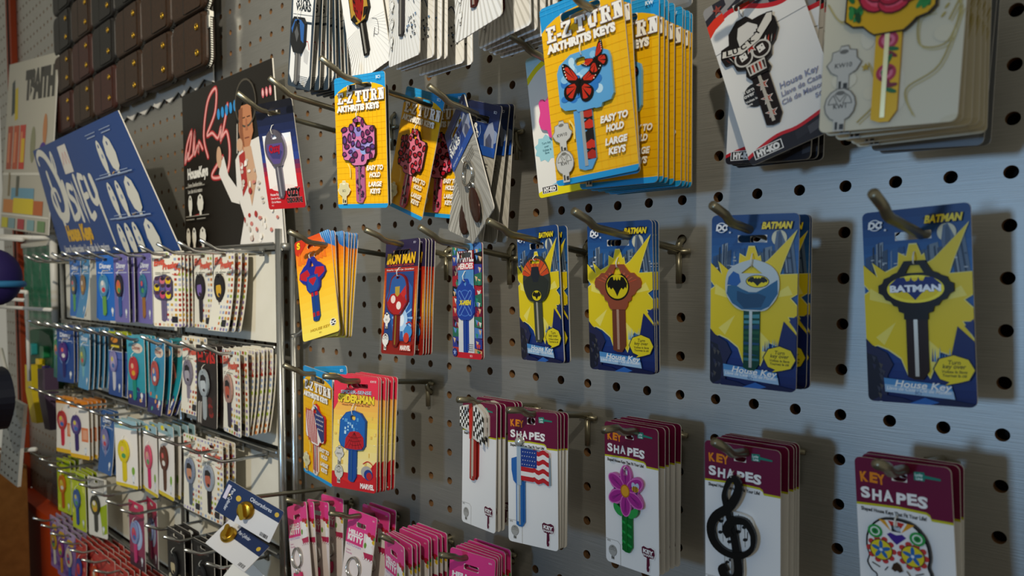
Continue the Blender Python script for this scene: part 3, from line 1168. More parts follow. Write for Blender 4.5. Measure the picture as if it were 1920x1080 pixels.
        for s in (-1, 1):
            for q in range(10):
                t = 2 * math.pi * q / 10
                a.ell(s * .27 + .21 * math.cos(t), .06 + .20 * math.sin(t), .055, .05, '#c23a3a', 10)
            a.ell(s * .27, .06, .20, .19, '#2a2926', 20)
            a.ell(s * .27, .06, .185, .175, '#e3cf2a', 20)
            for q in range(5):
                t = math.pi / 2 + 2 * math.pi * q / 5
                a.ell(s * .27 + .09 * math.cos(t), .06 + .085 * math.sin(t), .085, .035, '#2a6ab0', 10, rot=t)
            a.ell(s * .27, .06, .03, .03, '#d8e4f0', 10)
            a.ell(s * .36, .38, .13, .12, '#2f9a4a', 16)
            a.ring(s * .36, .38, .085, .08, .022, '#e8f0e8', 14)
            a.ell(s * .36, .38, .035, .035, '#1d6a34', 10)
            a.stroke([(s * .44, -.20), (s * .30, -.26)], .02, '#2a2926')
            a.stroke([(s * .16, -.22), (s * .22, -.30)], .018, '#2a2926')
        a.poly([(0, -.10), (.06, -.14), (.10, -.24), (.04, -.28), (0, -.25), (-.04, -.28), (-.10, -.24), (-.06, -.14)], '#3d2a1c')
        for q in range(9):
            x = -.28 + q * .07
            a.ell(x, -.50, .034, .10 - .004 * abs(q - 4) ** 1.5, '#2f7a34', 12)
            a.ell(x, -.50, .022, .085 - .004 * abs(q - 4) ** 1.5, '#eef0e6', 12)
        a.stroke([(-.32, -.50), (.32, -.50)], .014, '#2f7a34')
        for q in range(14):
            t = math.pi * (.15 + q * .05)
            a.ell(.44 * math.cos(t * 1.3 + 3.6), -.62 + .06 * math.sin(q), .014, .014, '#2a2926', 6)
        key_obj(r, P, [circ(0, .48, .085, .065, 14)], a, (-.09, .10), (0, -.70, -1.45, .34, '#26221f', .4, '#b9b6ac'), '#161412', .1, .35)
        tie(r, -.09, .80, .60)
    elif kind == 'flag':
        P = [(-.62, .28), (-.62, -.02), (-.56, -.30), (-.44, -.40), (-.30, -.40), (-.30, -.14), (.34, -.22), (.42, -.26), (.62, -.30), (.60, .40), (.44, .46), (.30, .56), (-.28, .62), (-.44, .62), (-.44, .34)]
        a.poly([(-.62, .28), (-.62, -.02), (-.56, -.30), (-.44, -.40), (-.44, .34)], '#2a68b4')
        a.rect(-.44, .62, -.30, -.40, '#a9bccb')
        wave_flag(a, -.30, .60, -.26, .58)
        b = Art(raw=True)
        b.rect(-.46, -.30, -.34, -1.45, '#c3ced6')
        b.rect(-.27, -.30, -.22, -1.45, '#1a559c')
        k = key_obj(r, P, [], a, (-.0, .20), (-.35, -.30, -1.50, .28, '#2f74bc', .3, '#dfe6ea'), '#8fa6ba', .2, .35, art_blade=b)
        mb = MB()
        n = 12
        for i in range(6):
            pass
        mb.tube([(-.37, -.10, .62), (-.37, -.19, .74), (-.37, -.10, .86)], .01, M_CHROME, 6)
        V, F = [], []
        for i in range(9):
            for j in range(14):
                th, ph = math.pi * i / 8, 2 * math.pi * j / 14
                V.append((-.37 + .12 * math.sin(th) * math.cos(ph), -.12 + .07 * math.sin(th) * math.sin(ph), .74 + .12 * math.cos(th)))
        for i in range(8):
            for j in range(14):
                F.append((i * 14 + j, i * 14 + (j + 1) % 14, (i + 1) * 14 + (j + 1) % 14, (i + 1) * 14 + j))
        mb.add(V, F, mat('#c9ccc9', .25, .6))
        mb.build('flagpole_ball', k, True)
        tie(r, -.37, 1.16, 1.02)
    else:   # two crossed checkered flags
        P = [(-.62, .40), (-.40, .46), (-.06, .50), (.06, .56), (.24, .52), (.50, .36), (.60, .22), (.62, -.30), (.50, -.40), (.28, -.50), (.10, -.44), (-.04, -.44), (-.12, -.26), (-.40, -.20), (-.60, -.12)]

        def cell(s, i, j):
            if s < 0:
                f = lambda u, v: (-.60 + .48 * u, .40 - .56 * v + (.04 * math.sin(u * 3)) - .04 * u)
            else:
                f = lambda u, v: (.10 + .50 * u, .48 - .92 * v * (.9 + .0 * u) + (-.24 * u + .04 * math.sin(u * 5)))
            return [f(i / 6, j / 6), f((i + 1) / 6, j / 6), f((i + 1) / 6, (j + 1) / 6), f(i / 6, (j + 1) / 6)]
        for s in (-1, 1):
            for i in range(6):
                for j in range(6):
                    a.poly(cell(s, i, j), '#191816' if (i + j) % 2 else '#edebe6')
        a.poly([(-.10, .50), (.06, .56), (.08, .1), (.04, -.45), (-.06, -.45)], '#c8281e')
        b = Art(raw=True)
        b.rect(-.06, -.3, .04, -1.5, '#d8d4c8')
        key_obj(r, P, [], a, (-.10, 1.18), (.0, -.40, -1.62, .26, '#a82a22', .2, '#cfcabe'), '#d9d5cc', .1, .35, art_blade=b, lift=.10)
        tie(r, -.1, 1.72, 1.6)
    return r


# ------------------------------------------------------------------ yellow easy-turn cards
def ez_art(seed=0, icons=1):
    a = Art(2.15, 4.0)
    a.rect(0, 0, 1, 1, '#eeb60f')
    arch = [(-.01, -.01), (1.01, -.01), (1.01, .125), (.94, .10), (.80, .075), (.65, .062), (.5, .058), (.35, .062), (.2, .078), (.08, .105), (-.01, .14)]
    a.poly(arch, '#1f93d0')
    a.rect(0, .967, 1, 1, '#1f93d0')
    for k in range(1, 12):
        a.rect(k / 12 - .0015, 0, k / 12 + .0015, .06, '#49abdd')
        a.rect(k / 12 - .0015, .16, k / 12 + .0015, .967, '#eab10e')
    for k in range(1, 22):
        v = k / 22
        if v > .16:
            a.rect(0, v - .0008, 1, v + .0008, '#eab10e')
    for v in (.015, .04):
        a.rect(0, v - .0008, 1, v + .0008, '#49abdd')
    # slab lettering: heavy strokes with serifs
    x = .07
    for ch, wd in (('E', .135), ('-', .06), ('Z', .135), (' ', .04), ('T', .14), ('U', .16), ('R', .15), ('N', .16)):
        if ch == '-':
            a.text('-', x, .195, .22, '#f6f2ea', .07, '#6d5a5c', .07, width=.12)
        elif ch != ' ':
            w = wd * 2.15
            for c, o in (('#7d6a6c', .013), ('#f6f2ea', 0)):
                X0, Z0 = a.c((x, .203))
                H = .335
                a.raw = True
                sb = .055

                def bar(x0, z0, x1, z1):
                    a.put([[(X0 + x0 - o, Z0 + z0 - o), (X0 + x1 + o, Z0 + z0 - o), (X0 + x1 + o, Z0 + z1 + o), (X0 + x0 - o, Z0 + z1 + o)]], c)
                wv = w * .88
                if ch == 'E':
                    bar(.04, 0, .13, H); bar(0, 0, wv, sb); bar(0, H - sb, wv, H); bar(.04, H * .44, wv * .7, H * .58); bar(wv - sb, 0, wv, .11); bar(wv - sb, H - .11, wv, H)
                elif ch == 'Z':
                    bar(0, 0, wv, sb); bar(0, H - sb, wv, H); bar(wv - sb, 0, wv, .11); bar(0, H - .11, sb, H)
                    a.put([[(X0 - o, Z0 + sb - o), (X0 + .10 + o, Z0 + sb - o), (X0 + wv + o, Z0 + H - sb + o), (X0 + wv - .10 - o, Z0 + H - sb + o)]], c)
                elif ch == 'T':
                    bar(wv / 2 - .05, 0, wv / 2 + .05, H); bar(0, H - sb, wv, H); bar(0, H - .12, .04, H); bar(wv - .04, H - .12, wv, H); bar(wv / 2 - .1, 0, wv / 2 + .1, .04)
                elif ch == 'U':
                    bar(.04, .07, .13, H); bar(wv - .11, .07, wv - .04, H); bar(0, H - .045, .17, H); bar(wv - .16, H - .045, wv, H); bar(.07, 0, wv - .08, .08)
                elif ch == 'R':
                    bar(.04, 0, .13, H); bar(0, 0, .17, .045); bar(0, H - .05, wv * .75, H); bar(.04, H * .46, wv * .72, H * .58); bar(wv * .66, H * .52, wv * .92, H - .05)
                    a.put([[(X0 + wv * .48 - o, Z0 + H * .5), (X0 + wv * .76 + o, Z0 + H * .5), (X0 + wv * 1.02 + o, Z0 - o), (X0 + wv * .72 - o, Z0 - o)]], c)
                elif ch == 'N':
                    bar(.04, 0, .10, H); bar(wv - .09, 0, wv - .03, H); bar(0, 0, .15, .04); bar(wv - .16, H - .045, wv, H); bar(0, H - .05, .10, H)
                    a.put([[(X0 + .03 - o, Z0 + H + o), (X0 + .15 + o, Z0 + H + o), (X0 + wv - .03 + o, Z0 - o), (X0 + wv - .14 - o, Z0 - o)]], c)
                a.raw = False
        x += wd
    a.text('ARTHRITIS KEYS', .07, .262, .165, '#f6f2ea', .07, '#7d6a58', .06, width=1.80)
    for t, u, v, wd in (('EASY TO', .79, .715, .68), ('HOLD', .79, .768, .44), ('LARGE', .79, .838, .54), ('KEYS', .79, .89, .42)):
        a.text(t, u, v, .135, '#f6f2ea', .05, '#a88018', .04, 'c', wd, .18)
    a.text('SC1' if icons == 1 else 'KW', .86, .05, .085, '#dff0fa', .03)
    if icons == 1:
        lock_icon(a, .17, .865, .52, 'SC1', '#cfc79a', '#e8e2c0')
    else:
        lock_icon(a, .155, .725, .52, 'KW10')
        lock_icon(a, .155, .885, .52, 'KW1', var=1)
    a.stroke([(.31, .76), (.31, .70), (.27, .66)], .04, '#f3d878', smooth=4)
    return a


def leopard(a, P, cols, n, seed, z0=-.6, z1=.7, sx=.7):
    rnd = random.Random(seed)
    pts = []
    tries = 0
    while len(pts) < n and tries < 4000:
        tries += 1
        x, z = rnd.uniform(-sx, sx), rnd.uniform(z0, z1)
        if all((x - q[0]) ** 2 + (z - q[1]) ** 2 > .20 ** 2 for q in pts) and inside(P, x, z, .07):
            pts.append((x, z))
    for x, z in pts:
        n = rnd.choice([6, 7, 8])
        ro, s = rnd.uniform(0, 6), rnd.uniform(.095, .135)
        R = [s * rnd.uniform(.7, 1.15) for _ in range(n)]
        st = rnd.uniform(.75, 1.25)
        Q = spline([(R[q] * math.cos(ro + 6.283 * q / n) * st, R[q] * math.sin(ro + 6.283 * q / n) / st) for q in range(n)], 2, True)
        a.poly([(x + q[0], z + q[1]) for q in Q], cols[0])
        a.poly([(x + q[0] * .58 + s * .1, z + q[1] * .58) for q in Q], rnd.choice(cols[1:]))


def inside(P, x, z, m=0):
    for dx, dz in ((0, 0), (m, 0), (-m, 0), (0, m), (0, -m)):
        c = False
        n = len(P)
        for i in range(n):
            (x0, z0), (x1, z1) = P[i], P[(i + 1) % n]
            if (z0 > z + dz) != (z1 > z + dz) and x + dx < (x1 - x0) * (z + dz - z0) / (z1 - z0) + x0:
                c = not c
        if not c:
            return False
    return True


def butterfly(a, x, z, s, rot, mirror=1):
    ca, sa = math.cos(rot), math.sin(rot)

    def T(P):
        return [(x + (p[0] * mirror * ca - p[1] * sa) * s, z + (p[0] * mirror * sa + p[1] * ca) * s) for p in P]
    for sd in (-1, 1):
        fw = [(0, .05), (.25, .40), (.70, .75), (.98, .80), (1.0, .60), (.80, .25), (.45, .02)]
        hw = [(0, 0), (.45, .0), (.75, -.20), (.70, -.55), (.40, -.72), (.14, -.55)]
        for P in (fw, hw):
            Q = [(p[0] * sd, p[1]) for p in spline(P, 3, True)]
            a.poly(T(Q), '#17120f')
            cx = sum(p[0] for p in Q) / len(Q)
            cz = sum(p[1] for p in Q) / len(Q)
            for k in range(3):
                f0, f1 = [(.04 + .3 * k), (.30 + .3 * k)]
                A = Q[int(len(Q) * .02):int(len(Q) * .98)]
                n = len(A)
                sect = A[int(n * (.12 + .25 * k)):int(n * (.12 + .25 * (k + 1)))]
                B = [(cx * .35, cz * .35)] + [(q[0] * .80 + cx * .06, q[1] * .80 + cz * .06) for q in sect]
                if len(B) > 2:
                    a.poly(T(B), '#c8301c')
        for k in range(5):
            p = (sd * (.95 - .06 * k), .72 - .12 * k)
            q = T([p])[0]
            a.ell(q[0], q[1], .016 * s * 2, .016 * s * 2, '#ece6da', 6)
    b = T([(0, .28), (.05, .2), (.06, -.3), (0, -.5), (-.06, -.3), (-.05, .2)])
    a.poly(b, '#0f0c0a')


def ez_key_card(kind):
    r = thing('key_card')
    w, h = 2.15, 4.0
    card_mesh(ez_art(0, 2 if kind == 'butterfly' else 1), w, h, (0, h / 2 - .36, 1.05, .19)).build('backing_card', r)
    a = Art(raw=True)
    b = Art(raw=True)
    if kind == 'butterfly':
        P = [(-.30, .66), (.34, .66), (.66, .50), (.70, .36), (.70, -.40), (.62, -.52), (.40, -.54), (.36, -.62), (.22, -.62), (.20, -.60), (-.24, -.60), (-.28, -.54), (-.58, -.50), (-.70, -.38), (-.70, .34), (-.62, .50)]
        a.poly(P, '#5fa6d8')
        rnd = random.Random(4)
        for k in range(26):
            x, z = rnd.uniform(-.6, .6), rnd.uniform(-.42, .55)
            if inside(P, x, z, .13):
                a.ell(x, z, rnd.uniform(.08, .13), rnd.uniform(.06, .12), rnd.choice(['#2f78c4', '#8cc4e6', '#bfe0ef', '#3f8ad0', '#1f62b4']), 12)
        butterfly(a, -.12, -.02, .52, -.25)
        butterfly(a, .36, .36, .34, .5)
        b.rect(-.24, -.5, .24, -1.7, '#4f97d0')
        for z, c in ((-.62, '#b83020'), (-.86, '#c8301c'), (-1.10, '#1c1512'), (-1.30, '#c8301c'), (-1.52, '#a8281a')):
            b.poly([(-.2, z), (.02, z + .10), (.2, z - .02), (.2, z - .16), (0, z - .20), (-.2, z - .12)], '#1c1512')
            b.poly([(-.17, z - .02), (.02, z + .06), (.17, z - .04), (.17, z - .12), (0, z - .15), (-.17, z - .1)], c)
        key_obj(r, P, [circ(-.06, .46, .15, .095, 16)], a, (-.0, .10), (-.14, -.56, -1.88, .48, '#5a9fd4', .1, '#cfd6d8'), '#79b4dd', .1, .22, art_blade=b)
        tie(r, 0, .98, .66)
    else:
        hump = [(-.24, .56), (-.16, .70), (0, .76), (.16, .70), (.24, .56), (.34, .46)]
        P = [(-.70, .34), (-.62, .44), (-.34, .46)] + hump + [(.62, .44), (.70, .34), (.70, -.40), (.64, -.54), (.36, -.58), (.30, -.70), (.2, -.74), (-.2, -.74), (-.30, -.70), (-.36, -.58), (-.64, -.54), (-.70, -.40)]
        if kind == 'violet':
            a.poly([(x * .97, z * .97) for x, z in P], '#cf78a6')
            rnd = random.Random(9)
            for k in range(9):
                x, z = rnd.uniform(-.5, .5), rnd.uniform(-.4, .35)
                if inside(P, x, z, .16):
                    a.ell(x, z, .16, .14, rnd.choice(['#8f86c8', '#a9a2dc', '#c98ac0', '#8ea6dc']), 12)  # lavender and blue patches: bluish sheen painted into the print
            leopard(a, P, ['#3a2440', '#7a2a5a', '#8a3a78', '#5a3a80'], 60, 3)
            bc, bp = '#b0608f', '#3a2440'
        elif kind == 'pink':
            a.poly([(x * .97, z * .97) for x, z in P], '#e07a96')
            leopard(a, P, ['#2a1014', '#a81428', '#c21a30'], 60, 5)
            bc, bp = '#c85a78', '#2a1014'
        else:
            a.poly([(x * .97, z * .97) for x, z in P], '#efe9e2')
            for k in range(6):
                a.poly([(-.70 + k * .14, .5), (-.62 + k * .14, .5), (-.40 + k * .12, -.66), (-.48 + k * .12, -.66)], '#b02230')
            a.poly([(.02, .70), (.20, .62), (.68, .40), (.68, -.42), (.50, -.54), (.30, -.3), (.10, 0), (-.05, .4)], '#20306e')
            for k in range(22):
                x, z = .12 + .11 * (k % 5) + .04 * (k // 5 % 2), .40 - .16 * (k // 5)
                if inside([(.02, .70), (.20, .62), (.68, .40), (.68, -.42), (.50, -.54), (.30, -.3), (.10, 0), (-.05, .4)], x, z, .04):
                    a.star(x, z, .045, '#efe9e2')
            bc, bp = '#e6dcd4', '#b02230'
        rnd = random.Random(2)
        for k in range(14):
            z = -.62 - k * .085
            if kind == 'flag':
                b.poly([(-.19 + (k % 3) * .13, -.6), (-.13 + (k % 3) * .13, -.6), (-.09 + (k % 3) * .13, -1.7), (-.15 + (k % 3) * .13, -1.7)], bp)
            else:
                b.ell(rnd.uniform(-.12, .12), z, .075, .05, bp, 8, rot=rnd.uniform(0, 3))
                b.ell(rnd.uniform(-.10, .10), z - .01, .04, .028, '#a81428' if kind == 'pink' else '#7a2a5a', 8)
        key_obj(r, P, [circ(0, .50, .12, .085, 14)], a, (0, .02), (0, -.66, -1.86, .38, bc, .1, '#a88'.replace('#a88', '#b9a0a8')), '#2a1a20' if kind != 'flag' else '#b02230', .1, .2, art_blade=b)
        tie(r, 0, 1.0, .66)
    return r


# ------------------------------------------------------------------ red and yellow spider hero card
def spider_card():
    r = thing('key_card')
    w, h = 2.1, 3.65
    a = Art(w, h)
    a.grad(0, .16, '#e03a58', '#e8606a', 4)
    a.grad(.16, .45, '#f0a24e', '#f2cf5a', 6)
    a.grad(.45, .86, '#f2d66a', '#efe0a8', 6)
    a.grad(.86, 1, '#c8242a', '#d8302c', 3)
    a.poly([(-.01, -.01), (1.01, -.01), (1.01, .20), (.7, .16), (.3, .17), (.12, .22), (-.01, .32)], '#e0344e')
    rnd = random.Random(3)
    for k in range(30):
        u, v = rnd.uniform(.02, .95), rnd.uniform(.33, .82)
        a.rect(u, v, u + rnd.uniform(.01, .08), v + rnd.uniform(.01, .04), rnd.choice(['#ecd07c', '#f4e4a6', '#e2bf5e']))
    a.poly([(-.01, .86), (.2, .92), (.4, .95), (.7, .91), (.9, .78), (1.01, .72), (1.01, 1.01), (-.01, 1.01)], '#c2202a')
    a.text('SPIDER-SENSE', .52, .155, .105, '#b9c0d2', .03, '#6a2038', .03, 'c', 1.45)
    a.text('SPIDER-MAN', .52, .232, .235, '#f0d23a', .06, '#4a1a24', .06, 'c', 1.72, 0, -.02)
    a.text('House Key · Llave de Casa', .52, .262, .06, '#8a3a3a', .01, al='c', width=1.3)
    a.text('KW10', .84, .05, .07, '#f6d8dc', .02)
    lock_icon(a, .17, .70, .44, 'KW10')
    lock_icon(a, .17, .865, .44, 'KW1', var=1)
    a.ell(.80, .83, .26, .20, '#a9a6a0')
    a.ell(.84, .85, .20, .17, '#1f3a86')
    a.ell(.86, .86, .13, .12, '#b0262c')
    a.stroke([(.72, .76), (.82, .735), (.92, .76), (.92, .79)], .03, '#c2202a', smooth=4)
    a.text('MARVEL', .82, .972, .15, '#f4ece8', .05, al='c', width=.64)
    card_mesh(a, w, h, (.08, h / 2 - .32, 1.0, .16), base='#d8303c').build('backing_card', r)
    k = Art(raw=True)
    P = [(-.60, .34), (-.32, .60), (.02, .68), (.38, .60), (.62, .36), (.60, -.44), (.50, -.56), (.20, -.60), (-.22, -.60), (-.54, -.50), (-.64, -.34)]
    k.poly([(x * .95, z * .95) for x, z in P], '#1d62b0')
    for i in range(20):
        x, z = rnd.uniform(-.5, .3), rnd.uniform(-.1, .4)
        k.rect(x, z, x + rnd.uniform(.03, .1), z + rnd.uniform(.03, .12), rnd.choice(['#4f9ad6', '#8fc4e8', '#2f7cc4', '#b9dcef']))
    k.poly([(-.34, -.56), (-.30, -.24), (-.1, -.02), (.12, .02), (.34, 0), (.54, -.16), (.57, -.42), (.48, -.53), (.2, -.57)], '#b3202c')
    for i in range(6):
        k.stroke([(.12, -.02), (-.32 + i * .17, -.54)], .012, '#4a1018')
    for i in range(3):
        k.stroke([(-.2 + .06 * i, -.16 - .12 * i), (.1, -.2 - .12 * i), (.45, -.14 - .12 * i)], .012, '#4a1018', smooth=4)
    key_obj(r, P, [circ(.02, .44, .13, .09, 14)], k, (-.02, .05), (0, -.52, -1.62, .38, '#1f4f9c', .2, '#3f78c4'), '#1a4a96', .1, .25)
    tie(r, 0, .95, .58)
    return r


def iron_card():
    r = thing('key_card')
    w, h = 1.85, 3.7
    a = Art(w, h)
    a.grad(.24, 1, '#a8281c', '#8a1d16', 4)
    a.rect(0, 0, 1, .24, '#2b2444')
    for u0, u1 in ((.0, .05), (.95, 1.0)):
        a.grad(.27, .60, '#b8381c', '#e0a83a', 8, u0, u1)
        a.grad(.60, .86, '#e0a83a', '#a02a18', 8, u0, u1)
    a.rect(.085, .28, .90, .88, '#22427e')
    a.poly([(.1, .5), (.3, .34), (.6, .30), (.88, .42), (.88, .86), (.4, .87)], '#2c5ea4')
    for k in range(14):
        t = math.pi * 2 * k / 14
        a.poly([(.62, .68), (.62 + .30 * math.cos(t - .06), .68 + .17 * math.sin(t - .06)), (.62 + .30 * math.cos(t + .06), .68 + .17 * math.sin(t + .06))], '#8fb8e2')
    a.ell(.62, .70, .30, .36, '#a9cdee')
    a.ell(.60, .70, .16, .2, '#e4eef6')
    a.ring(.5, .42, .50, .46, .03, '#5f96d4')
    a.text('IRON MAN', .50, .205, .31, '#e6b41e', .05, '#4a1a10', .05, 'c', 1.55, .12)
    a.text('THE ARMORED AVENGER', .5, .232, .07, '#a8383a', .02, al='c', width=1.5)
    a.text('House Key · Llave de Casa · Clé de Maison', .5, .268, .055, '#e8dcd6', .015, al='c', width=1.5)
    a.text('SC1', .86, .042, .06, '#cfcbe0', .01)
    lock_icon(a, .16, .70, .40, 'SC1', '#e9e6e0', '#3a2a2a')
    lock_icon(a, .15, .88, .40, '', '#e9e6e0', '#3a2a2a', 1)
    a.ell(.82, .80, .22, .2, '#3d86c4')
    a.ell(.78, .85, .15, .16, '#c83a2a')
    a.stroke([(.76, .73), (.86, .715), (.93, .74), (.93, .77)], .03, '#c83a2a', smooth=4)
    a.rect(.60, .905, .93, .965, '#a8281c')
    a.text('MARVEL', .765, .956, .14, '#f0e6e0', .05, al='c', width=.56)
    card_mesh(a, w, h, (.0, h / 2 - .40, .95, .16), base='#8a1d16').build('backing_card', r)
    k = Art(raw=True)
    P = spline([(-.34, .62), (0, .74), (.34, .64), (.50, .40), (.54, .10), (.56, -.2), (.36, -.42), (.18, -.60), (-.18, -.60), (-.5, -.44), (-.62, -.16), (-.5, .1), (-.44, .4)], 3, True)
    k.poly([(x * .9, z * .93) for x, z in P], '#2b5a9e')
    k.poly([(-.55, -.2), (-.36, .06), (.0, .12), (.4, .06), (.52, -.18), (.3, -.42), (.12, -.58), (-.16, -.58), (-.45, -.42)], '#b01f22')
    k.poly([(.16, .08), (.44, .34), (.48, .06), (.36, -.06)], '#c82a28')
    k.poly([(-.14, .30), (.12, .32), (.12, .06), (.0, -.02), (-.12, .06)], '#b89a3a')
    k.ell(-.22, -.10, .13, .13, '#f2dcd4')
    k.ell(.10, -.30, .13, .13, '#f6e6e0')
    key_obj(r, P, [circ(0, .60, .10, .05, 12)], k, (0, .02), (-.04, -.52, -1.62, .34, '#7a1c1c', .3, '#c8a44a'), '#7d1a1c', .2, .25)
    tie(r, 0, .95, .65)
    return r


def xmen_card():
    r = thing('key_card')
    w, h = 1.62, 3.4
    a = Art(w, h)
    a.rect(0, 0, 1, 1, '#8a1c2c')
    rnd = random.Random(8)
    for u0, u1 in ((0, .24), (.76, 1.0)):
        for k in range(11):
            v = k / 11
            c = rnd.choice(['#1f2f7a', '#a02030', '#14161e', '#2a6a52', '#c89a6a', '#4a78b8', '#6a1a3a', '#2f3a8c', '#b83a2a'])
            a.poly([(u0, v), (u1, v + rnd.uniform(-.02, .02)), (u1, v + .092), (u0, v + .092)], c)
            for q in range(3):
                uu, vv = rnd.uniform(u0, u1 - .08), rnd.uniform(v, v + .06)
                a.poly([(uu, vv), (uu + .09, vv + .01), (uu + .05, vv + .05)], rnd.choice(['#d8b48a', '#1a1a24', '#c23a3a', '#5a8ac8', '#2a8a6a', '#e0d8d0']))
    a.rect(.24, .0, .76, .95, '#4f8cc4')
    a.grad(.3, .6, '#4f8cc4', '#bcd2e4', 6, .24, .76)
    a.grad(.6, .95, '#dcdcd8', '#cfd2d6', 4, .24, .76)
    for k in range(9):
        u = .26 + k * .06
        a.poly([(u, .55), (u + .02, .28), (u + .05, .55)], '#8fb8dc')
    a.rect(.22, .06, .78, .16, '#7a1020')
    a.text('MARVEL', .5, .155, .30, '#e9e2de', .04, '#6a1020', .05, 'c', .88)
    a.rect(.22, .165, .78, .225, '#c4182c')
    a.text('HEROES', .5, .217, .155, '#f2e6e2', .05, al='c', width=.82)
    a.rect(.22, .95, 1, 1, '#c4182c')
    a.text('SC1', .62, .985, .06, '#f2dcd8', .02)
    a.ell(.11, .955, .13, .13, '#23327a')
    a.star(.11, .955, .1, '#8fa6d8')
    for k in range(4):
        a.rect(.56, .875 + k * .017, .74, .880 + k * .017, '#6a6a70')
    card_mesh(a, w, h, (-.02, h / 2 - .34, .62, .15), base='#7a1426').build('backing_card', r)
    k = Art(raw=True)
    P = rrect(-.46, .46, -.52, .40, .10, 3)
    P = [(-.46, .30), (-.38, .42), (-.22, .50), (-.12, .64), (.12, .64), (.22, .50), (.38, .42), (.46, .30), (.46, -.36), (.38, -.50), (.22, -.58), (-.22, -.58), (-.38, -.50), (-.46, -.36)]
    k.ring(0, -.08, .40, .40, .03, '#3f70c8')
    for s in (-1, 1):
        k.stroke([(-.28 * s, .22), (.28 * s, -.38)], .17, '#6a9ae0')
        k.stroke([(-.28 * s, .22), (.28 * s, -.38)], .12, '#1c3fa0')
    k.text('X-MEN', 0, -.13, .13, '#f0dc3a', .06, '#15286a', .05, 'c', .62, .2)
    key_obj(r, P, [circ(0, .50, .075, .085, 12)], k, (0, .02), (0, -.5, -1.58, .30, '#1c44a4', .35, '#3a6cd0'), '#1d46aa', .25, .25)
    tie(r, 0, .90, .58)
    return r


def super_card():
    r = thing('key_card')
    w, h = 1.7, 3.6
    a = Art(w, h)
    a.grad(0, .34, '#d8501e', '#f0a31c', 9)
    a.grad(.34, 1, '#f0b01c', '#efd95a', 9)
    a.poly([(.70, -.01), (1.01, -.01), (1.01, .16), (.86, .12)], '#2a6ab0')
    for k in range(6):
        a.poly([(.72 + k * .05, -.01), (.745 + k * .05, -.01), (.80 + k * .05, .12)], '#8fc0e6')
    a.poly([(-.01, -.01), (.35, -.01), (.30, .07), (.10, .16), (-.01, .12)], '#c23018')
    a.text('S', .06, .08, .22, '#e8c41e', .06, '#2a1a10', .05)
    for k in range(8):
        a.poly([(.05 + k * .10, .24), (.12 + k * .10, .12 + .03 * (k % 3)), (.15 + k * .10, .26)], '#e2701e')
    a.text('HOUSE KEY', .5, .93, .085, '#b8962a', .03, al='c', width=.9, slant=.2)
    a.text('SC1', .5, .965, .05, '#8a6a1a', .01, al='c')
    a.ring(.86, .90, .14, .13, .02, '#e9e6da')
    a.ell(.86, .90, .115, .105, '#2a2a34')
    a.text('DC', .86, .915, .11, '#f0f0ec', .05, al='c')
    card_mesh(a, w, h, (.0, h / 2 - .34, .55, .15), base='#e8a01c').build('backing_card', r)
    k = Art(raw=True)
    P = [(-.12, .60), (.12, .60), (.24, .40), (.36, .34), (.58, .14), (.62, -.06), (.48, -.22), (.34, -.30), (.30, -.52), (.20, -.64), (-.20, -.64), (-.30, -.52), (-.34, -.30), (-.48, -.22), (-.62, -.06), (-.58, .14), (-.36, .34), (-.24, .40)]
    k.poly([(-.56, .12), (-.2, .2), (-.1, 0), (-.3, -.2), (-.58, -.06)], '#b81f2c')
    k.poly([(.56, .12), (.2, .2), (.1, 0), (.3, -.2), (.58, -.06)], '#b81f2c')
    k.poly([(-.26, -.06), (.26, -.06), (.26, -.5), (.15, -.62), (-.15, -.62), (-.26, -.5)], '#1f4a9a')
    k.poly([(-.14, -.14), (.14, -.14), (.18, -.22), (0, -.42), (-.18, -.22)], '#b81f2c')
    b = Art(raw=True)
    b.rect(-.15, -.62, .15, -.78, '#b81f2c')
    b.rect(-.15, -1.35, .15, -1.5, '#a81c28')
    key_obj(r, P, [[(-.10, .26), (0, .50), (.10, .26)]], k, (-.06, .42), (0, -.55, -1.66, .32, '#1d4690', .3, '#3468b4'), '#23309a', .25, .25, art_blade=b)
    tie(r, -.06, 1.2, .95)
    return r


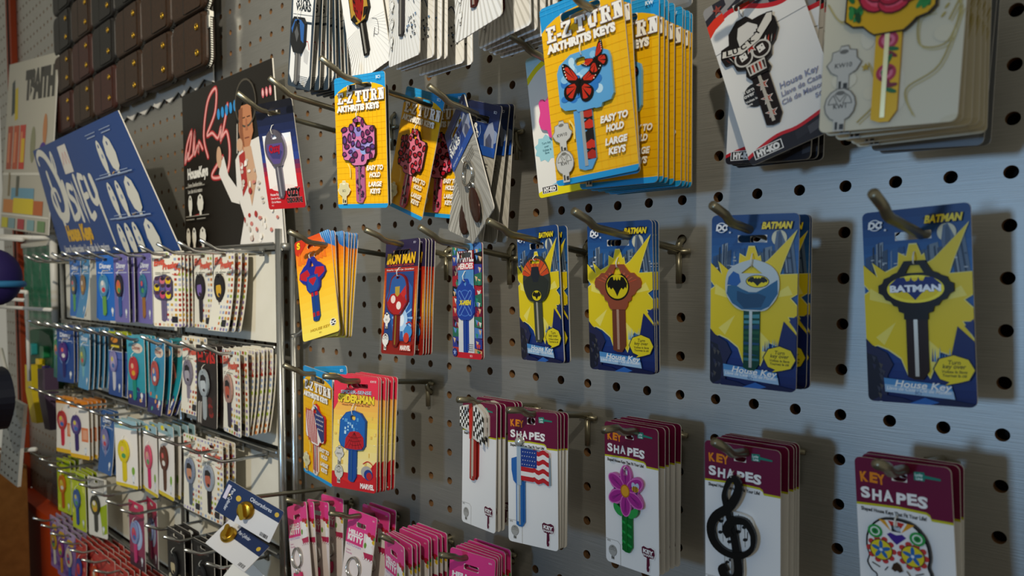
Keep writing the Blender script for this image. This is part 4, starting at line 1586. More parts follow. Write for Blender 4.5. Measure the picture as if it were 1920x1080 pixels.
def ozzy_card():
    r = thing('key_card')
    w, h = 2.0, 3.65
    a = Art(w, h)
    a.grad(0, .55, '#12141f', '#2a3f86', 8)
    a.grad(.55, .72, '#5a2a58', '#c01f2c', 4)
    a.grad(.72, 1, '#c01f2c', '#b8141f', 3)
    a.rect(.10, .30, .86, .80, '#e9e2dc')
    a.grad(.30, .42, '#e6eaf2', '#ece8e4', 3, .12, .84)
    a.ell(.48, .80, .62, .12, '#e9d8d2')
    a.text('House Key', .10, .87, .085, '#e8cfd0', .03, width=.5)
    a.text('Llave de Casa', .10, .905, .07, '#e8cfd0', .02, width=.52)
    a.text('Clé de Maison', .10, .94, .07, '#e8cfd0', .02, width=.52)
    a.text('SC1', .10, .97, .05, '#e8cfd0', .01)
    a.text('OZZY', .74, .885, .25, '#120d10', .08, '#d8b0b0', .04, 'c', .72)
    a.text('OSBOURNE', .74, .945, .16, '#120d10', .06, '#d8b0b0', .03, 'c', .84)
    card_mesh(a, w, h, (.0, h / 2 - .38, .70, .16), base='#1a1a28').build('backing_card', r)
    k = Art(raw=True)
    P = spline([(-.36, .52), (0, .68), (.36, .52), (.54, .14), (.50, -.20), (.30, -.46), (.20, -.58), (-.20, -.58), (-.30, -.46), (-.50, -.20), (-.54, .14)], 3, True)
    k.poly([(x * .82, z * .80 - .02) for x, z in P if z < .4], '#6a5a9a')
    k.poly([(-.38, -.05), (-.2, -.3), (.2, -.34), (.38, -.1), (.1, .05), (-.2, .06)], '#4a4a86')
    k.text('Ozzy', -.0, -.08, .24, '#c2203c', .06, '#1a1426', .05, 'c', .62, 0, .1)
    key_obj(r, P, [spline([(-.18, .38), (0, .52), (.18, .38), (0, .34)], 2, True)], k, (-.1, .22), (0, -.48, -1.68, .34, '#8a8696', .85, '#dedbe4'), '#8c8696', .85, .2)
    tie(r, -.1, 1.05, .72)
    return r


def hyko(a, u, v, sc=1.0):
    x, z = a.c((u, v))
    r = a.raw
    a.raw = True
    a.rect(x - .25 * sc, z - .085 * sc, x + .25 * sc, z + .085 * sc, '#ece8e2')
    a.rect(x - .235 * sc, z - .072 * sc, x + .235 * sc, z + .072 * sc, '#1c1a19')
    a.text('HY-KO', x, z - .05 * sc, .10 * sc, '#ece8e2', .08, al='c', width=.40 * sc)
    a.raw = r


def lucky_card(kind):
    r = thing('key_card')
    w, h = 1.95, 3.7
    a = Art(w, h)
    a.rect(0, 0, 1, 1, '#e6e2da')
    for i in range(-1, 9):
        for j in range(3):
            u0, v0 = i * .14 - .02, j * .075 - .02
            a.poly([(u0, v0 + .02), (u0 + .14, v0 - .01), (u0 + .14, v0 + .065), (u0, v0 + .095)], '#26242c' if (i + j) % 2 else '#8d8a88')
    wave = [(-.01, .165), (.12, .125), (.28, .10), (.45, .12), (.62, .175), (.80, .205), (1.01, .185)]
    a.poly(wave + [(1.01, .3), (-.01, .3)], '#e6e2da')
    a.stroke(wave, .10, '#c4202a', smooth=4)
    a.poly([(.0, .115), (.10, .09), (.2, .08), (.2, .13), (.08, .155), (.0, .19)], '#d83018')
    wb = [(-.01, .955), (.15, .925), (.35, .90), (.55, .905), (.75, .885), (1.01, .85)]
    a.poly(wb + [(1.01, 1.01), (-.01, 1.01)], '#1f1c22')
    for i in range(4, 8):
        a.poly([(i * .13, .925), (i * .13 + .13, .91), (i * .13 + .13, .955), (i * .13, .97)], '#4a484c' if i % 2 else '#2a282e')
    a.stroke(wb, .07, '#c4202a', smooth=4)
    hyko(a, .22, .952, 1.2)
    a.star(.16, .05, .12, '#8a3a30')
    if kind == 'skull':
        for t, v, hh, wd in (('House Key', .665, .12, .78), ('Llave de Casa', .71, .10, .80), ('Clé de Maison', .755, .10, .84), ('SC1', .80, .09, .22)):
            a.text(t, .92, v, hh, '#8b8fa8', .02, al='r', width=wd, slant=.1)
        a.ell(.27, .63, .25, .25, '#16161a')
        for t, v in (('Turn', .60), ('over', .625), ('Voltea la', .655), ('llave', .675)):
            a.text(t, .15, v, .085 if v < .63 else .05, '#e6e2da', .02)
    card_mesh(a, w, h, (-.1, h / 2 - .36, .50, .17), base='#e6e2da').build('backing_card', r)
    k = Art(raw=True)
    P = [(-.34, .48), (-.12, .66), (.10, .66), (.20, .52), (.34, .52), (.52, .50), (.62, .34), (.62, .10), (.50, -.10), (.40, -.18), (.34, -.36), (.22, -.42), (.26, -.58), (.20, -.66), (-.20, -.66), (-.26, -.56), (-.22, -.42), (-.40, -.34), (-.44, -.14), (-.60, -.12), (-.64, .06), (-.58, .24), (-.40, .26)]
    if kind == 'skull':
        k.poly([(-.2, .3), (-.12, .5), (.1, .52), (.26, .36), (.2, .1), (-.2, .06)], '#d8d2c8')
        for s in (-1, 1):
            for q in range(4):
                k.poly([(s * (.30 + .07 * q), .0 - .02 * q), (s * (.36 + .06 * q), .06 - .02 * q), (s * (.30 + .05 * q), -.16)], '#c23a24' if q % 2 else '#e9e2d6')
            k.ell(s * .19, -.16, .20, .19, '#cfc8bc')
            k.ell(s * .19, -.16, .165, .155, '#231a18')
            k.poly([(s * .19 - .08, -.08), (s * .19 + .06, -.06), (s * .19 + .08, -.20), (s * .19 - .06, -.23)], '#e9e2d6')
            for q in (-.03, .03):
                k.ell(s * .19 + q, -.14 + q, .016, .016, '#231a18', 8)
        k.star(0, -.02, .15, '#e9e2d6')
        k.star(0, -.02, .12, '#b8281e')
        k.poly([(-.2, -.36), (.2, -.36), (.18, -.60), (-.18, -.60)], '#cfc8bc')
        for q in range(5):
            k.poly([(-.17 + q * .075, -.40), (-.12 + q * .075, -.40), (-.13 + q * .075, -.57), (-.16 + q * .075, -.57)], '#b83a2a' if q % 2 else '#3a2f2c')
        k.poly([(-.62, .05), (-.56, .20), (-.2, .10), (.16, .20), (.5, .50), (.62, .46), (.56, .28), (.2, .02), (-.2, -.08)], '#231a18')
        k.poly([(-.60, .06), (-.55, .18), (-.2, .085), (.16, .18), (.5, .475), (.60, .44), (.55, .29), (.2, .03), (-.2, -.06)], '#dcd4c6')
        for ch, x, z, ro in (('L', -.51, .055, -.25), ('U', -.37, .015, -.1), ('C', -.18, .0, .1), ('K', .02, .035, .35), ('Y', .20, .13, .6)):
            k.text(ch, x, z, .105, '#1a1514', .04, rot=ro, width=.12)
    b = Art(raw=True)
    for q in range(3):
        b.star(0, -.86 - q * .32, .14, '#e9e2d6')
        b.star(0, -.86 - q * .32, .11, '#b05a48')
    key_obj(r, P, [], k, (-.24, .50), (0, -.6, -1.75, .36, '#241c1c', .4, '#d8d0c4'), '#1c1716', .2, .25, art_blade=b)
    tie(r, -.22, 1.45, 1.22)
    return r


def pink_card():
    r = thing('key_card')
    w, h = 2.0, 3.8
    a = Art(w, h)
    a.rect(0, 0, 1, 1, '#ece9e0')
    a.grad(0, .2, '#a8d4e2', '#cfe4e6', 4)
    a.poly([(-.01, .18), (.3, .08), (.7, .05), (1.01, .06), (1.01, .30), (-.01, .34)], '#ece9e0')
    a.stroke([(-.02, .17), (.2, .095), (.5, .055), (1.02, .05)], .15, '#ecd81c', smooth=4)
    a.poly([(-.01, .965), (.2, .93), (.5, .915), (1.01, .93), (1.01, 1.01), (-.01, 1.01)], '#ead91c')
    a.poly([(.2, .93), (.5, .90), (1.01, .89), (1.01, .93), (.5, .925)], '#6fb8d8')
    P = []
    for q in range(20):
        t = 2 * math.pi * q / 20
        rr = 1 if q % 2 else .8
        P.append((.24 + .24 * rr * math.cos(t), .66 + .10 * rr * math.sin(t)))
    a.poly(P, '#9ccfd8')
    for t, v in (('Turn key', .63), ('over', .655), ('Voltea la', .68), ('llave', .70)):
        a.text(t, .24, v, .065, '#3a6a74', .02, al='c')
    hyko(a, .22, .95, 1.15)
    card_mesh(a, w, h, (.0, h / 2 - .36, .55, .17), base='#ece9e0').build('backing_card', r)
    k = Art(raw=True)
    P = spline([(-.52, .42), (-.40, .50), (-.30, .40), (-.14, .52), (0, .72), (.14, .52), (.30, .40), (.40, .50), (.52, .42), (.50, .16), (.58, -.06), (.50, -.28), (.30, -.36), (.22, -.56), (-.22, -.56), (-.30, -.36), (-.50, -.28), (-.58, -.06), (-.50, .16)], 3, True)
    k.ell(.16, .02, .26, .22, '#f0ece8')
    for q in range(4):
        k.stroke([(.0 + .1 * q, .2), (.04 + .08 * q, -.12)], .02, '#c2206a')
    key_obj(r, P, [circ(0, .52, .07, .06, 12)], k, (-.05, .18), (0, -.5, -1.65, .34, '#e0408c', .2, '#f09ac0'), '#e84a94', .1, .3)
    tie(r, -.05, 1.05, .8)
    return r


def rose_card():
    r = thing('key_card')
    w, h = 2.05, 4.0
    a = Art(w, h)
    a.rect(0, 0, 1, 1, '#d6cdb2')
    rnd = random.Random(12)
    for q in range(24):
        u, v = rnd.uniform(0, 1), rnd.uniform(0, 1)
        a.ell(u, v, rnd.uniform(.1, .3), rnd.uniform(.1, .3), rnd.choice(['#dad2ba', '#cfc5a6', '#d9cfb2']), 14)
    for c in (((.05, .30), (.10, .38), (.30, .34), (.36, .44)), ((.62, .52), (.80, .46), (.96, .56), (.90, .70), (.72, .70), (.70, .60), (.80, .58)), ((.98, .58), (.86, .78), (.64, .86), (.70, .96)),
              ((.02, .48), (.14, .56), (.30, .50)), ((.60, .40), (.84, .36), (.98, .44)), ((.9, .62), (1.0, .50)), ((.3, .97), (.44, .88), (.36, .74))):
        a.stroke(c, .022, '#b3a05a', smooth=6)
        a.stroke([(u + .015, v + .01) for u, v in c], .012, '#c7b878', smooth=6)
    for q in range(7):
        a.ell(.86 + .02 * q, .60 - .03 * q, .05, .016, '#b3a04a', 10, rot=.9)
    lock_icon(a, .17, .735, .52, 'KW10', '#c3bfb4', '#6d6a62')
    lock_icon(a, .16, .90, .52, 'KW1', '#c3bfb4', '#6d6a62', 1)
    a.star(.34, .755, .07, '#b3962a', 5, .45)
    card_mesh(a, w, h, (.0, h / 2 - .36, .70, .17), base='#d6cdb2').build('backing_card', r)
    k = Art(raw=True)
    P = rrect(-.66, .66, -.62, .60, .14, 4)
    P = [p for p in P if not (p[1] < -.4)] + []
    P = [(.66, .46), (.52, .60), (-.52, .60), (-.66, .46), (-.68, -.48), (-.56, -.58), (-.40, -.60), (-.30, -.70), (-.22, -.76), (.22, -.76), (.30, -.70), (.40, -.60), (.56, -.56), (.66, -.46)]
    k.poly([(x * .96, z * .97) for x, z in P], '#d9a81c')
    for q in range(34):
        x, z = rnd.choice([-1, 1]) * rnd.uniform(.42, .60), rnd.uniform(-.46, .48)
        k.ell(x, z, .11, .045, rnd.choice(['#1f6a34', '#2f8a44', '#154a26']), 8, rot=rnd.uniform(0, 3))
    k.ell(0, .04, .54, .46, '#7a1424', 24)
    for rr, n, c0, c1 in ((.44, 7, '#c42a44', '#e0566e'), (.33, 6, '#b01f3a', '#d84a66'), (.22, 5, '#9c1830', '#e58a9a'), (.12, 4, '#8a1228', '#d0405a')):
        for q in range(n):
            t = 2 * math.pi * q / n + rr * 5
            k.ell(rr * .82 * math.cos(t), .05 + rr * .75 * math.sin(t), rr * .56, rr * .46, '#5a0c1a', 14, rot=t + 1.57)
            k.ell(rr * .80 * math.cos(t), .05 + rr * .73 * math.sin(t), rr * .52, rr * .42, c0, 14, rot=t + 1.57)
            k.ell(rr * .88 * math.cos(t), .05 + rr * .82 * math.sin(t), rr * .34, rr * .16, c1, 10, rot=t + 1.57)
    k.ell(.0, .06, .08, .07, '#7a0f22', 12)
    b = Art(raw=True)
    for z in (-.86, -1.36):
        b.ell(0, z, .15, .14, '#b02a48')
        b.ell(.0, z, .10, .09, '#d8708a')
        b.ell(.0, z, .05, .045, '#9a1c38')
    for q in range(9):
        b.ell(rnd.uniform(-.12, .12), -1.0 - q * .08, .10, .035, rnd.choice(['#1f6a34', '#2f8a44', '#7a1c2a']), 8, rot=rnd.uniform(0, 3))
    key_obj(r, P, [], k, (0, .20), (0, -.7, -2.12, .38, '#d9a81c', .15, '#e6d9a8'), '#2a1c12', .1, .25, art_blade=b)
    tie(r, 0, 1.1, .78)
    return r


# ------------------------------------------------------------------ space saga cards
def saga_logo(a, u, v, sc, col, out=None):
    a.text('STAR', u, v, .17 * sc, col, .05, out, .02, 'c', .70 * sc)
    a.text('WARS', u, v + .19 * sc / a.h, .17 * sc, col, .05, out, .02, 'c', .80 * sc)


def saga_card(kind):
    r = thing('key_card')
    w, h = (1.6, 4.0) if kind == 'white' else (2.0, 4.0)
    a = Art(w, h)
    if kind == 'ring':
        w, h = 1.9, 4.0
        a = Art(w, h)
        a.rect(0, 0, 1, 1, '#a9a69d')
        for q in range(40):
            t = math.pi * (.05 + .9 * q / 39)
            a.poly([(.5, .30), (.5 + 1.3 * math.cos(t - .012), .30 + .75 * math.sin(t - .012)), (.5 + 1.3 * math.cos(t + .012), .30 + .75 * math.sin(t + .012))], '#9a978e' if q % 2 else '#b9b6ad')
        a.grad(0, .30, '#232a4a', '#1c3f86', 6)
        a.ell(.86, .22, .34, .20, '#7f8fb0')
        a.poly([(.70, .30), (.66, .22), (.74, .14), (.84, .12), (.92, .18), (.95, .30)], '#8c93a6')
        a.poly([(.74, .30), (.72, .25), (.80, .20), (.88, .24), (.9, .30)], '#4a5068')
        a.stroke([(.40, .30), (.55, .22), (.52, .16)], .02, '#9fb6dc', smooth=4)
        a.rect(0, .295, 1, .36, '#2450a0')
        saga_logo(a, .27, .20, 1.15, '#e6e6e2', '#15182c')
        a.text('KEYCHAIN · LLAVERO', .06, .33, .07, '#c8d4e8', .02, width=.9)
        for q in range(4):
            a.rect(.52, .41 + q * .022, .86, .417 + q * .022, '#8a877e')
        a.text('SC1', .84, .06, .07, '#dfe3ee', .02)
        card_mesh(a, w, h, (-.05, h / 2 - .45, 1.0, .20), base='#a9a69d').build('backing_card', r)
        ring_obj(r, .1, -.25, .34, -.14, .03)
        ring_obj(r, .1, -.68, .14, -.12, .016, name='link_ring')
        mb = MB()
        V, F = [], []
        for i in range(11):
            for j in range(16):
                th, ph = math.pi * i / 10, 2 * math.pi * j / 16
                V.append((.1 + .34 * math.sin(th) * math.cos(ph), -.14 + .06 * math.sin(th) * math.sin(ph), -1.32 + .56 * math.cos(th)))
        for i in range(10):
            for j in range(16):
                F.append((i * 16 + j, i * 16 + (j + 1) % 16, (i + 1) * 16 + (j + 1) % 16, (i + 1) * 16 + j))
        mb.add(V, F, mat('#3a2018', .2, .3))
        mb.build('fob', r, True)
        tie(r, .1, .35, .1)
        return r
    a.rect(0, 0, 1, 1, '#e6e6e4')
    if kind == 'white':
        a.rect(0, 0, 1, 1, '#2f3d4a')
        a.poly([(.03, .01), (.97, .01), (.90, .5), (.93, .88), (.75, .98), (.3, .93), (.2, .97), (.05, .9), (.09, .5)], '#e9e9e7')
        a.rect(.10, .42, .92, .425, '#2f3d4a')
        a.rect(.62, .47, .90, .49, '#2f3d4a')
        saga_logo(a, .52, .33, 1.3, '#2c343c')
        a.poly([(.62, .66), (.86, .70), (.82, .80), (.66, .78)], '#c8c8c8')
        a.stroke([(.66, .64), (.78, .62), (.86, .68)], .03, '#b83a44', smooth=4)
        for q in range(6):
            a.rect(.40, .90 + q * .013, .86, .905 + q * .013, '#4a545e')
        kc, sh, bc, bm = '#1c2024', '#2a62a8', '#8a8a8c', .8
    elif kind == 'plate':
        a.grad(0, .14, '#1a5aa0', '#2f7cc4', 4)
        saga_logo(a, .3, .05, .8, '#dfe8f2')
        a.text('House Key', .62, .12, .09, '#e6eef6', .02)
        for q in range(30):
            t = math.pi * (.05 + .9 * q / 29)
            a.poly([(.5, .6), (.5 + 1.3 * math.cos(t - .01), .6 + .6 * math.sin(t - .01)), (.5 + 1.3 * math.cos(t + .01), .6 + .6 * math.sin(t + .01))], '#dcdcd9')
        a.stroke([(.70, .62), (.82, .66), (.80, .76), (.70, .74)], .012, '#3a3a40', smooth=4)
        a.stroke([(.68, .76), (.74, .70)], .02, '#3a3a40')
        kc, sh, bc, bm = '#15120f', '#b08a34', '#1c1a18', .4
    elif kind == 'dark':
        for q in range(30):
            t = math.pi * (.05 + .9 * q / 29)
            a.poly([(.4, .5), (.4 + 1.4 * math.cos(t - .01), .5 + .7 * math.sin(t - .01)), (.4 + 1.4 * math.cos(t + .01), .5 + .7 * math.sin(t + .01))], '#d6d6d2')
        a.grad(0, .25, '#20304e', '#2450a0', 4)
        saga_logo(a, .4, .12, 1.2, '#e6e6e2')
        a.stroke([(.66, .62), (.76, .60), (.84, .66)], .035, '#3a4a66', smooth=4)
        rnd = random.Random(6)
        for q in range(26):
            u, v = rnd.uniform(.54, .88), rnd.uniform(.72, .86)
            a.poly([(u, v), (u + .05, v + .005), (u + .02, v + .02)], rnd.choice(['#5a5f66', '#8a9098', '#3a6a9a', '#c2c6ca', '#2f353c']))
        for q in range(3):
            lock_icon(a, .14, .60 + q * .12, .26, '', '#e9e9e6', '#7a7a76', q % 3)
        kc, sh, bc, bm = '#2a2830', '#6a6670', '#3a383c', .6
    else:
        for q in range(36):
            t = math.pi * (.02 + .96 * q / 35)
            a.poly([(.4, .45), (.4 + 1.4 * math.cos(t - .014), .45 + .75 * math.sin(t - .014)), (.4 + 1.4 * math.cos(t + .014), .45 + .75 * math.sin(t + .014))], '#c9c8c4')
        a.grad(0, .25, '#20304e', '#2450a0', 4)
        saga_logo(a, .4, .12, 1.2, '#e6e6e2')
        for q in range(3):
            lock_icon(a, .14, .62 + q * .12, .24, '', '#e9e9e6', '#8a8a86', q % 3)
        a.stroke([(.66, .60), (.74, .70), (.72, .84)], .012, '#6a6a66', smooth=4)
        kc, sh, bc, bm = '#4a1410', '#5a1a14', '#4a1612', .3
    card_mesh(a, w, h, (-.05, h / 2 - .40, .8, .18), base='#e2e1dc').build('backing_card', r)
    k = Art(raw=True)
    P = [(-.46, .40), (-.30, .58), (.30, .58), (.48, .40), (.48, -.24), (.34, -.40), (.24, -.54), (-.24, -.54), (-.34, -.40), (-.48, -.24)]
    if kind == 'plate':
        k.poly([(x * .92, z * .92) for x, z in P], '#b08a34')
        k.poly([(-.26, .34), (-.16, .50), (.16, .50), (.26, .34), (.28, 0), (.16, -.3), (.0, -.5), (-.16, -.3), (-.28, 0)], '#8a1410')
        rnd = random.Random(5)
        for q in range(12):
            s = rnd.choice([-1, 1])
            x, z = s * rnd.uniform(.05, .2), rnd.uniform(-.25, .4)
            k.poly([(x, z), (x + s * .06, z + .05), (x + s * .02, z - .12)], '#1c0d0c')
        k.poly([(-.44, -.22), (-.26, -.16), (-.14, -.44), (-.3, -.4)], '#15120f')
        k.poly([(.44, -.22), (.26, -.16), (.14, -.44), (.3, -.4)], '#15120f')
    elif kind == 'white':
        k.poly([(-.44, .2), (-.2, .5), (.2, .5), (.44, .36), (.44, -.2), (.2, -.1), (-.2, -.2)], '#2a62a8')
        k.poly([(-.34, .1), (-.2, .44), (.1, .46), (.2, .1), (.3, -.3), (.1, -.5), (-.26, -.46), (-.4, -.2)], '#1c1e20')
        k.poly([(-.2, .1), (-.05, .3), (.1, .05), (-.02, -.2)], '#5a5c5e')
    elif kind == 'dark':
        rnd = random.Random(11)
        for q in range(12):
            x, z = rnd.uniform(-.32, .3), rnd.uniform(-.35, .4)
            k.poly([(x, z), (x + .14, z + .04), (x + .08, z - .1)], rnd.choice(['#4a4852', '#15141a', '#6f6c78']))
    zk = {'white': -.35, 'plate': .10, 'dark': .20, 'fan': .10}[kind]
    key_obj(r, P, [circ(0, .42, .10, .075, 12)], k, (-.05 if kind != 'white' else -.1, zk), (0, -.46, -1.55, .30, bc, bm, '#cfcdc8'), kc, .2, .25)
    tie(r, -.05, zk + .9, zk + .5)
    return r


# ------------------------------------------------------------------ pink kitty key ring cards
def kitty_card(kind):
    r = thing('key_card')
    w, h = 1.6, 3.6
    a = Art(w, h)
    a.rect(0, 0, 1, 1, '#e9dcd8')
    a.rect(0, 0, 1, .19, '#e0408a')
    a.rect(.0, .19, .62, .335, '#d8387e')
    a.text('HELLO', .07, .235, .135, '#f4ecec', .06, width=.82)
    a.text('KITTY', .06, .302, .20, '#f4ecec', .07, width=.88)
    a.text('KEYCHAIN', .06, .36, .08, '#b08ac0', .02, width=.8)
    a.text('Llavero', .06, .41, .06, '#c86a98', .01)
    a.text('Porte-clés', .06, .44, .06, '#c86a98', .01)
    a.text('KR1', .86, .05, .05, '#f4dce8', .01)
    # flower patch on the right edge (no figure)
    a.ell(.84, .24, .22, .20, '#f2efec')
    a.ell(.84, .33, .20, .17, '#efeae6')
    a.ell(.93, .20, .13, .10, '#b81f34')
    a.ell(.80, .185, .10, .08, '#b81f34')
    a.ell(.97, .245, .09, .07, '#e0b82a')
    a.ell(.70, .30, .07, .10, '#6a9a3a')
    a.ell(.99, .21, .06, .06, '#3f8a3a')
    a.poly([(.66, .37), (1.0, .36), (1.0, .43), (.74, .43)], '#b82a54')
    for q in range(4):
        a.ell(.70 + q * .09, .425, .05, .05, '#f2efec', 10)
        a.ring(.70 + q * .09, .425, .05, .05, .01, '#8a2a4a', 10)
    card_mesh(a, w, h, (-.02, h / 2 - .47, .52, .17), base='#e9dcd8').build('backing_card', r)
    ring_obj(r, -.1, -.18, .36, -.12, .032)
    ring_obj(r, -.1, -.64, .12, -.10, .016, name='link_ring')
    mb = MB()
    P = spline([(-.30, .0), (-.26, .24), (-.1, .18), (.1, .18), (.26, .24), (.30, .0), (.22, -.2), (0, -.26), (-.22, -.2)], 3, True)
    mb.extrude([(x - .1, z - .95) for x, z in P], [], -.14, -.05, mat('#d83a70', .3), mat('#b82a5a', .3))
    mb.build('charm', r)
    return r


def edge_card(kind):
    """cards of which the photo shows only an edge"""
    r = thing('key_card')
    w, h = 1.8, 3.6
    a = Art(w, h)
    if kind == 'cream':
        a.rect(0, 0, 1, 1, '#d9d6cc')
        a.stroke([(.0, .3), (.3, .36), (.5, .30)], .02, '#b3a05a', smooth=4)
    elif kind == 'slate':
        a.rect(0, 0, 1, 1, '#6a6d70')
        a.rect(.04, .03, .96, .97, '#7a7d80')
    card_mesh(a, w, h, (0, h / 2 - .36, .6, .17), base='#d9d6cc' if kind == 'cream' else '#6a6d70').build('backing_card', r)
    key_obj(r, bow_diamond(.9), [], None, (0, .2), (0, -.45, -1.4, .3, '#8a8478', .8), '#8a8478', .8, .3)
    return r

# ================================================================== cards on the pegboard
HOOK = 'on its peg hook'
stack(bat_key_card, ('black',), (-1.041, -1.90, -2.510, -0.038, 0.045, -0.046), 'dark blue bat card with a black oval key', 'right of the pale grey keys', group='dark blue bat hero cards')
stack(bat_key_card, ('grey',), (-3.95, -2.35, -2.483, 0.09, 0.07, 0.022), 'dark blue bat card with pale grey round key', 'of three', depths=[-2.35, -1.78, -1.66], jit=.015, group='dark blue hero cards with pale grey keys')
stack(bat_key_card, ('copper',), (-7.267, -2.287, -2.443, 0.052, 0.06, -0.002), 'dark blue bat card with copper key', 'of three', depths=[-2.287, -2.17, -2.03], jit=.01, group='dark blue hero cards with copper keys')
stack(bat_key_card, ('orange',), (-10.012, -2.06, -2.424, -0.19, 0.045, -0.030), 'dark blue bat card with orange topped key', 'of two', depths=[-2.06, -1.85], jit=.01, group='dark blue hero cards with orange topped keys')
stack(xmen_card, (), (-13.113, -1.79, -2.666, -0.164, -0.006, -0.028), 'narrow card with a bright blue X key', 'below the grey key ring cards')
stack(iron_card, (), (-15.969, -2.111, -2.588, -0.05, -0.085, -0.029), 'dark red and navy armour hero card', 'of its stack', depths=[-2.11, -1.83, -1.72, -1.61, -1.48], jit=.012, group='dark red and navy hero cards')
stack(super_card, (), (-19.20, -3.17, -2.233, 0.22, -0.16, -0.272), 'orange and yellow card with red and blue key', 'of its stack', depths=[-3.17, -3.0, -2.72, -2.56, -2.44, -2.33, -2.22], jit=.03, group='orange to yellow hero cards')
for k, nm, x, y, z, ya, pi, ro, ds in (
        ('checker', 'maroon and white card with crossed checkered flags', -11.93, -2.475, -7.243, -.141, -.045, -.042, [-2.475, -2.36, -2.22, -1.84, -1.72, -1.6]),
        ('flag', 'maroon and white card with a waving flag key', -9.884, -2.483, -7.243, .098, -.042, -.042, [-2.483, -2.34, -2.2, -2.06]),
        ('flower', 'maroon and white card with a pink flower key', -7.148, -1.95, -7.287, -.07, .009, -.017, [-1.95, -1.72, -1.52, -1.28, -1.05]),
        ('clef', 'maroon and white card with treble clef key', -4.088, -2.416, -7.196, .051, .04, -.001, [-2.416, -2.02, -1.78, -1.62, -1.48]),
        ('skull', 'maroon and white card with a sugar skull key', -.951, -2.567, -6.991, -.124, .02, -.065, [-2.567, -2.27, -2.1])):
    stack(ks_key_card, (k,), (x, y, z, ya, pi, ro), nm, 'of its stack', depths=ds, jit=.012, group=nm.replace('card with', 'cards with'))
stack(ks_key_card, ('flower',), (2.05, -2.3, -7.15, 0, 0, 0), 'maroon topped card cut off by the right edge', 'beside the sugar skull cards')
stack(ez_key_card, ('butterfly',), (-7.191, -3.70, 2.177, .069, .067, -.082), 'yellow butterfly key card', 'of the tilted pair', depths=[-3.70, -3.50], jit=.0, group='tilted yellow butterfly cards')
stack(ez_key_card, ('butterfly',), (-7.03, -2.80, 2.10, .0, .02, .01), 'yellow butterfly key card', 'of the straight stack', depths=[-2.80, -2.62, -2.40, -2.13, -1.86, -1.69, -1.53, -1.36], jit=.02, group='straight stack of yellow butterfly cards')
stack(ez_key_card, ('violet',), (-16.15, -3.427, 2.181, .17, .069, .042), 'yellow card with a violet leopard print key', 'left of the two pink leopard cards')
stack(edge_card, ('slate',), (-16.12, -3.25, 2.05, .12, .06, .03), 'dark grey card', 'of the pair hidden behind the violet leopard card', depths=[-3.25, -3.1], jit=.02)
stack(ez_key_card, ('pink',), (-16.19, -1.317, 2.125, -.041, .007, .334), 'yellow card with a pink leopard print key, tilted,', 'beside the violet leopard card')
stack(ez_key_card, ('pink',), (-15.75, -.55, 2.05, .0, .02, .12), 'yellow card with a pink leopard key half hidden', 'behind the tilted pink leopard card')
stack(ez_key_card, ('flag',), (-19.977, -2.731, -7.207, -.073, .028, .077), 'yellow card with a stars and stripes key', 'beside the spider hero stack')
stack(ez_key_card, ('flag',), (-19.7, -2.2, -7.12, .0, .03, -.10), 'yellow card with blue top peeking out', 'behind the stars and stripes key card')
stack(spider_card, (), (-17.064, -3.124, -6.995, .131, -.081, -.045), 'red and yellow spider hero card', 'of its stack', depths=[-3.124, -2.96, -2.76, -2.65, -2.46, -2.30], jit=.015, group='red and yellow spider hero cards')
stack(ozzy_card, (), (-20.677, -3.645, 2.277, .155, .161, .011), 'black and red card with a metal key', 'hanging before the black poster')
stack(lucky_card, ('skull',), (-3.833, -1.997, 2.362, .08, -.065, -.337), 'tilted white card with a skull key and lucky banner', 'left of the rose cards')
stack(lucky_card, ('plain',), (-3.978, -1.62, 2.30, -.1, .03, .06), 'white card with checkered edge', 'behind the tilted lucky card', depths=[-1.62, -1.40, -1.2], jit=.02)
stack(pink_card, (), (-9.844, -1.515, 2.177, -.06, .082, -.069), 'white card with pink crown key', 'left of the butterfly cards', depths=[-1.515, -1.35], jit=.03)
stack(rose_card, (), (-1.0, -3.90, 2.40, .0, .03, .05), 'cream card with a red rose key', 'of its stack of six', depths=[-3.90, -3.66, -3.30, -3.02, -2.66, -2.4], jit=.03, group='cream rose key cards')
stack(edge_card, ('slate',), (-.9, -1.9, 2.12, .0, .03, .06), 'dark card', 'of the pair behind the cream rose cards', depths=[-1.9, -1.6], jit=.03)
stack(edge_card, ('cream',), (2.45, -2.6, 2.9, 0, 0, 0), 'cream card cut off by the right edge', 'beside the rose cards')
stack(saga_card, ('ring',), (-12.846, -2.011, 1.180, -.369, .030, -.509), 'twisted grey card with a key ring', 'at the front of its stack')
stack(saga_card, ('ring',), (-13.015, -1.627, 1.15, -.161, .031, .30), 'grey card with blue top', 'behind the twisted key ring card', depths=[-1.627, -1.25, -1.0], jit=.04, group='grey fan pattern key ring cards')
stack(saga_card, ('white',), (-18.944, -3.736, 6.302, -.056, .081, .311), 'white card with slate border', 'in the leftmost top stack', depths=[-3.736, -3.45, -3.2, -3.0, -2.8, -2.55, -2.3], jit=.05, group='white space saga cards with slate borders')
stack(saga_card, ('plate',), (-16.003, -3.413, 6.157, -.009, .026, -.20), 'white card with red and black key', 'at the top edge', depths=[-3.413, -3.2], jit=.03, group='white cards with a red and black plate key')
stack(saga_card, ('dark',), (-13.05, -4.128, 5.871, -.24, .015, .07), 'white card with dark grey key', 'at the top edge', depths=[-4.128, -3.75, -3.6, -3.45, -2.85, -2.6], jit=.03, group='white cards with dark grey keys')
stack(saga_card, ('fan',), (-10.029, -4.337, 5.862, -.183, -.02, -.059), 'fan pattern card with dark red blade', 'at the top edge', depths=[-4.337, -3.5, -3.25, -3.0, -2.75, -2.5], jit=.05, group='white fan pattern cards with dark red blades')
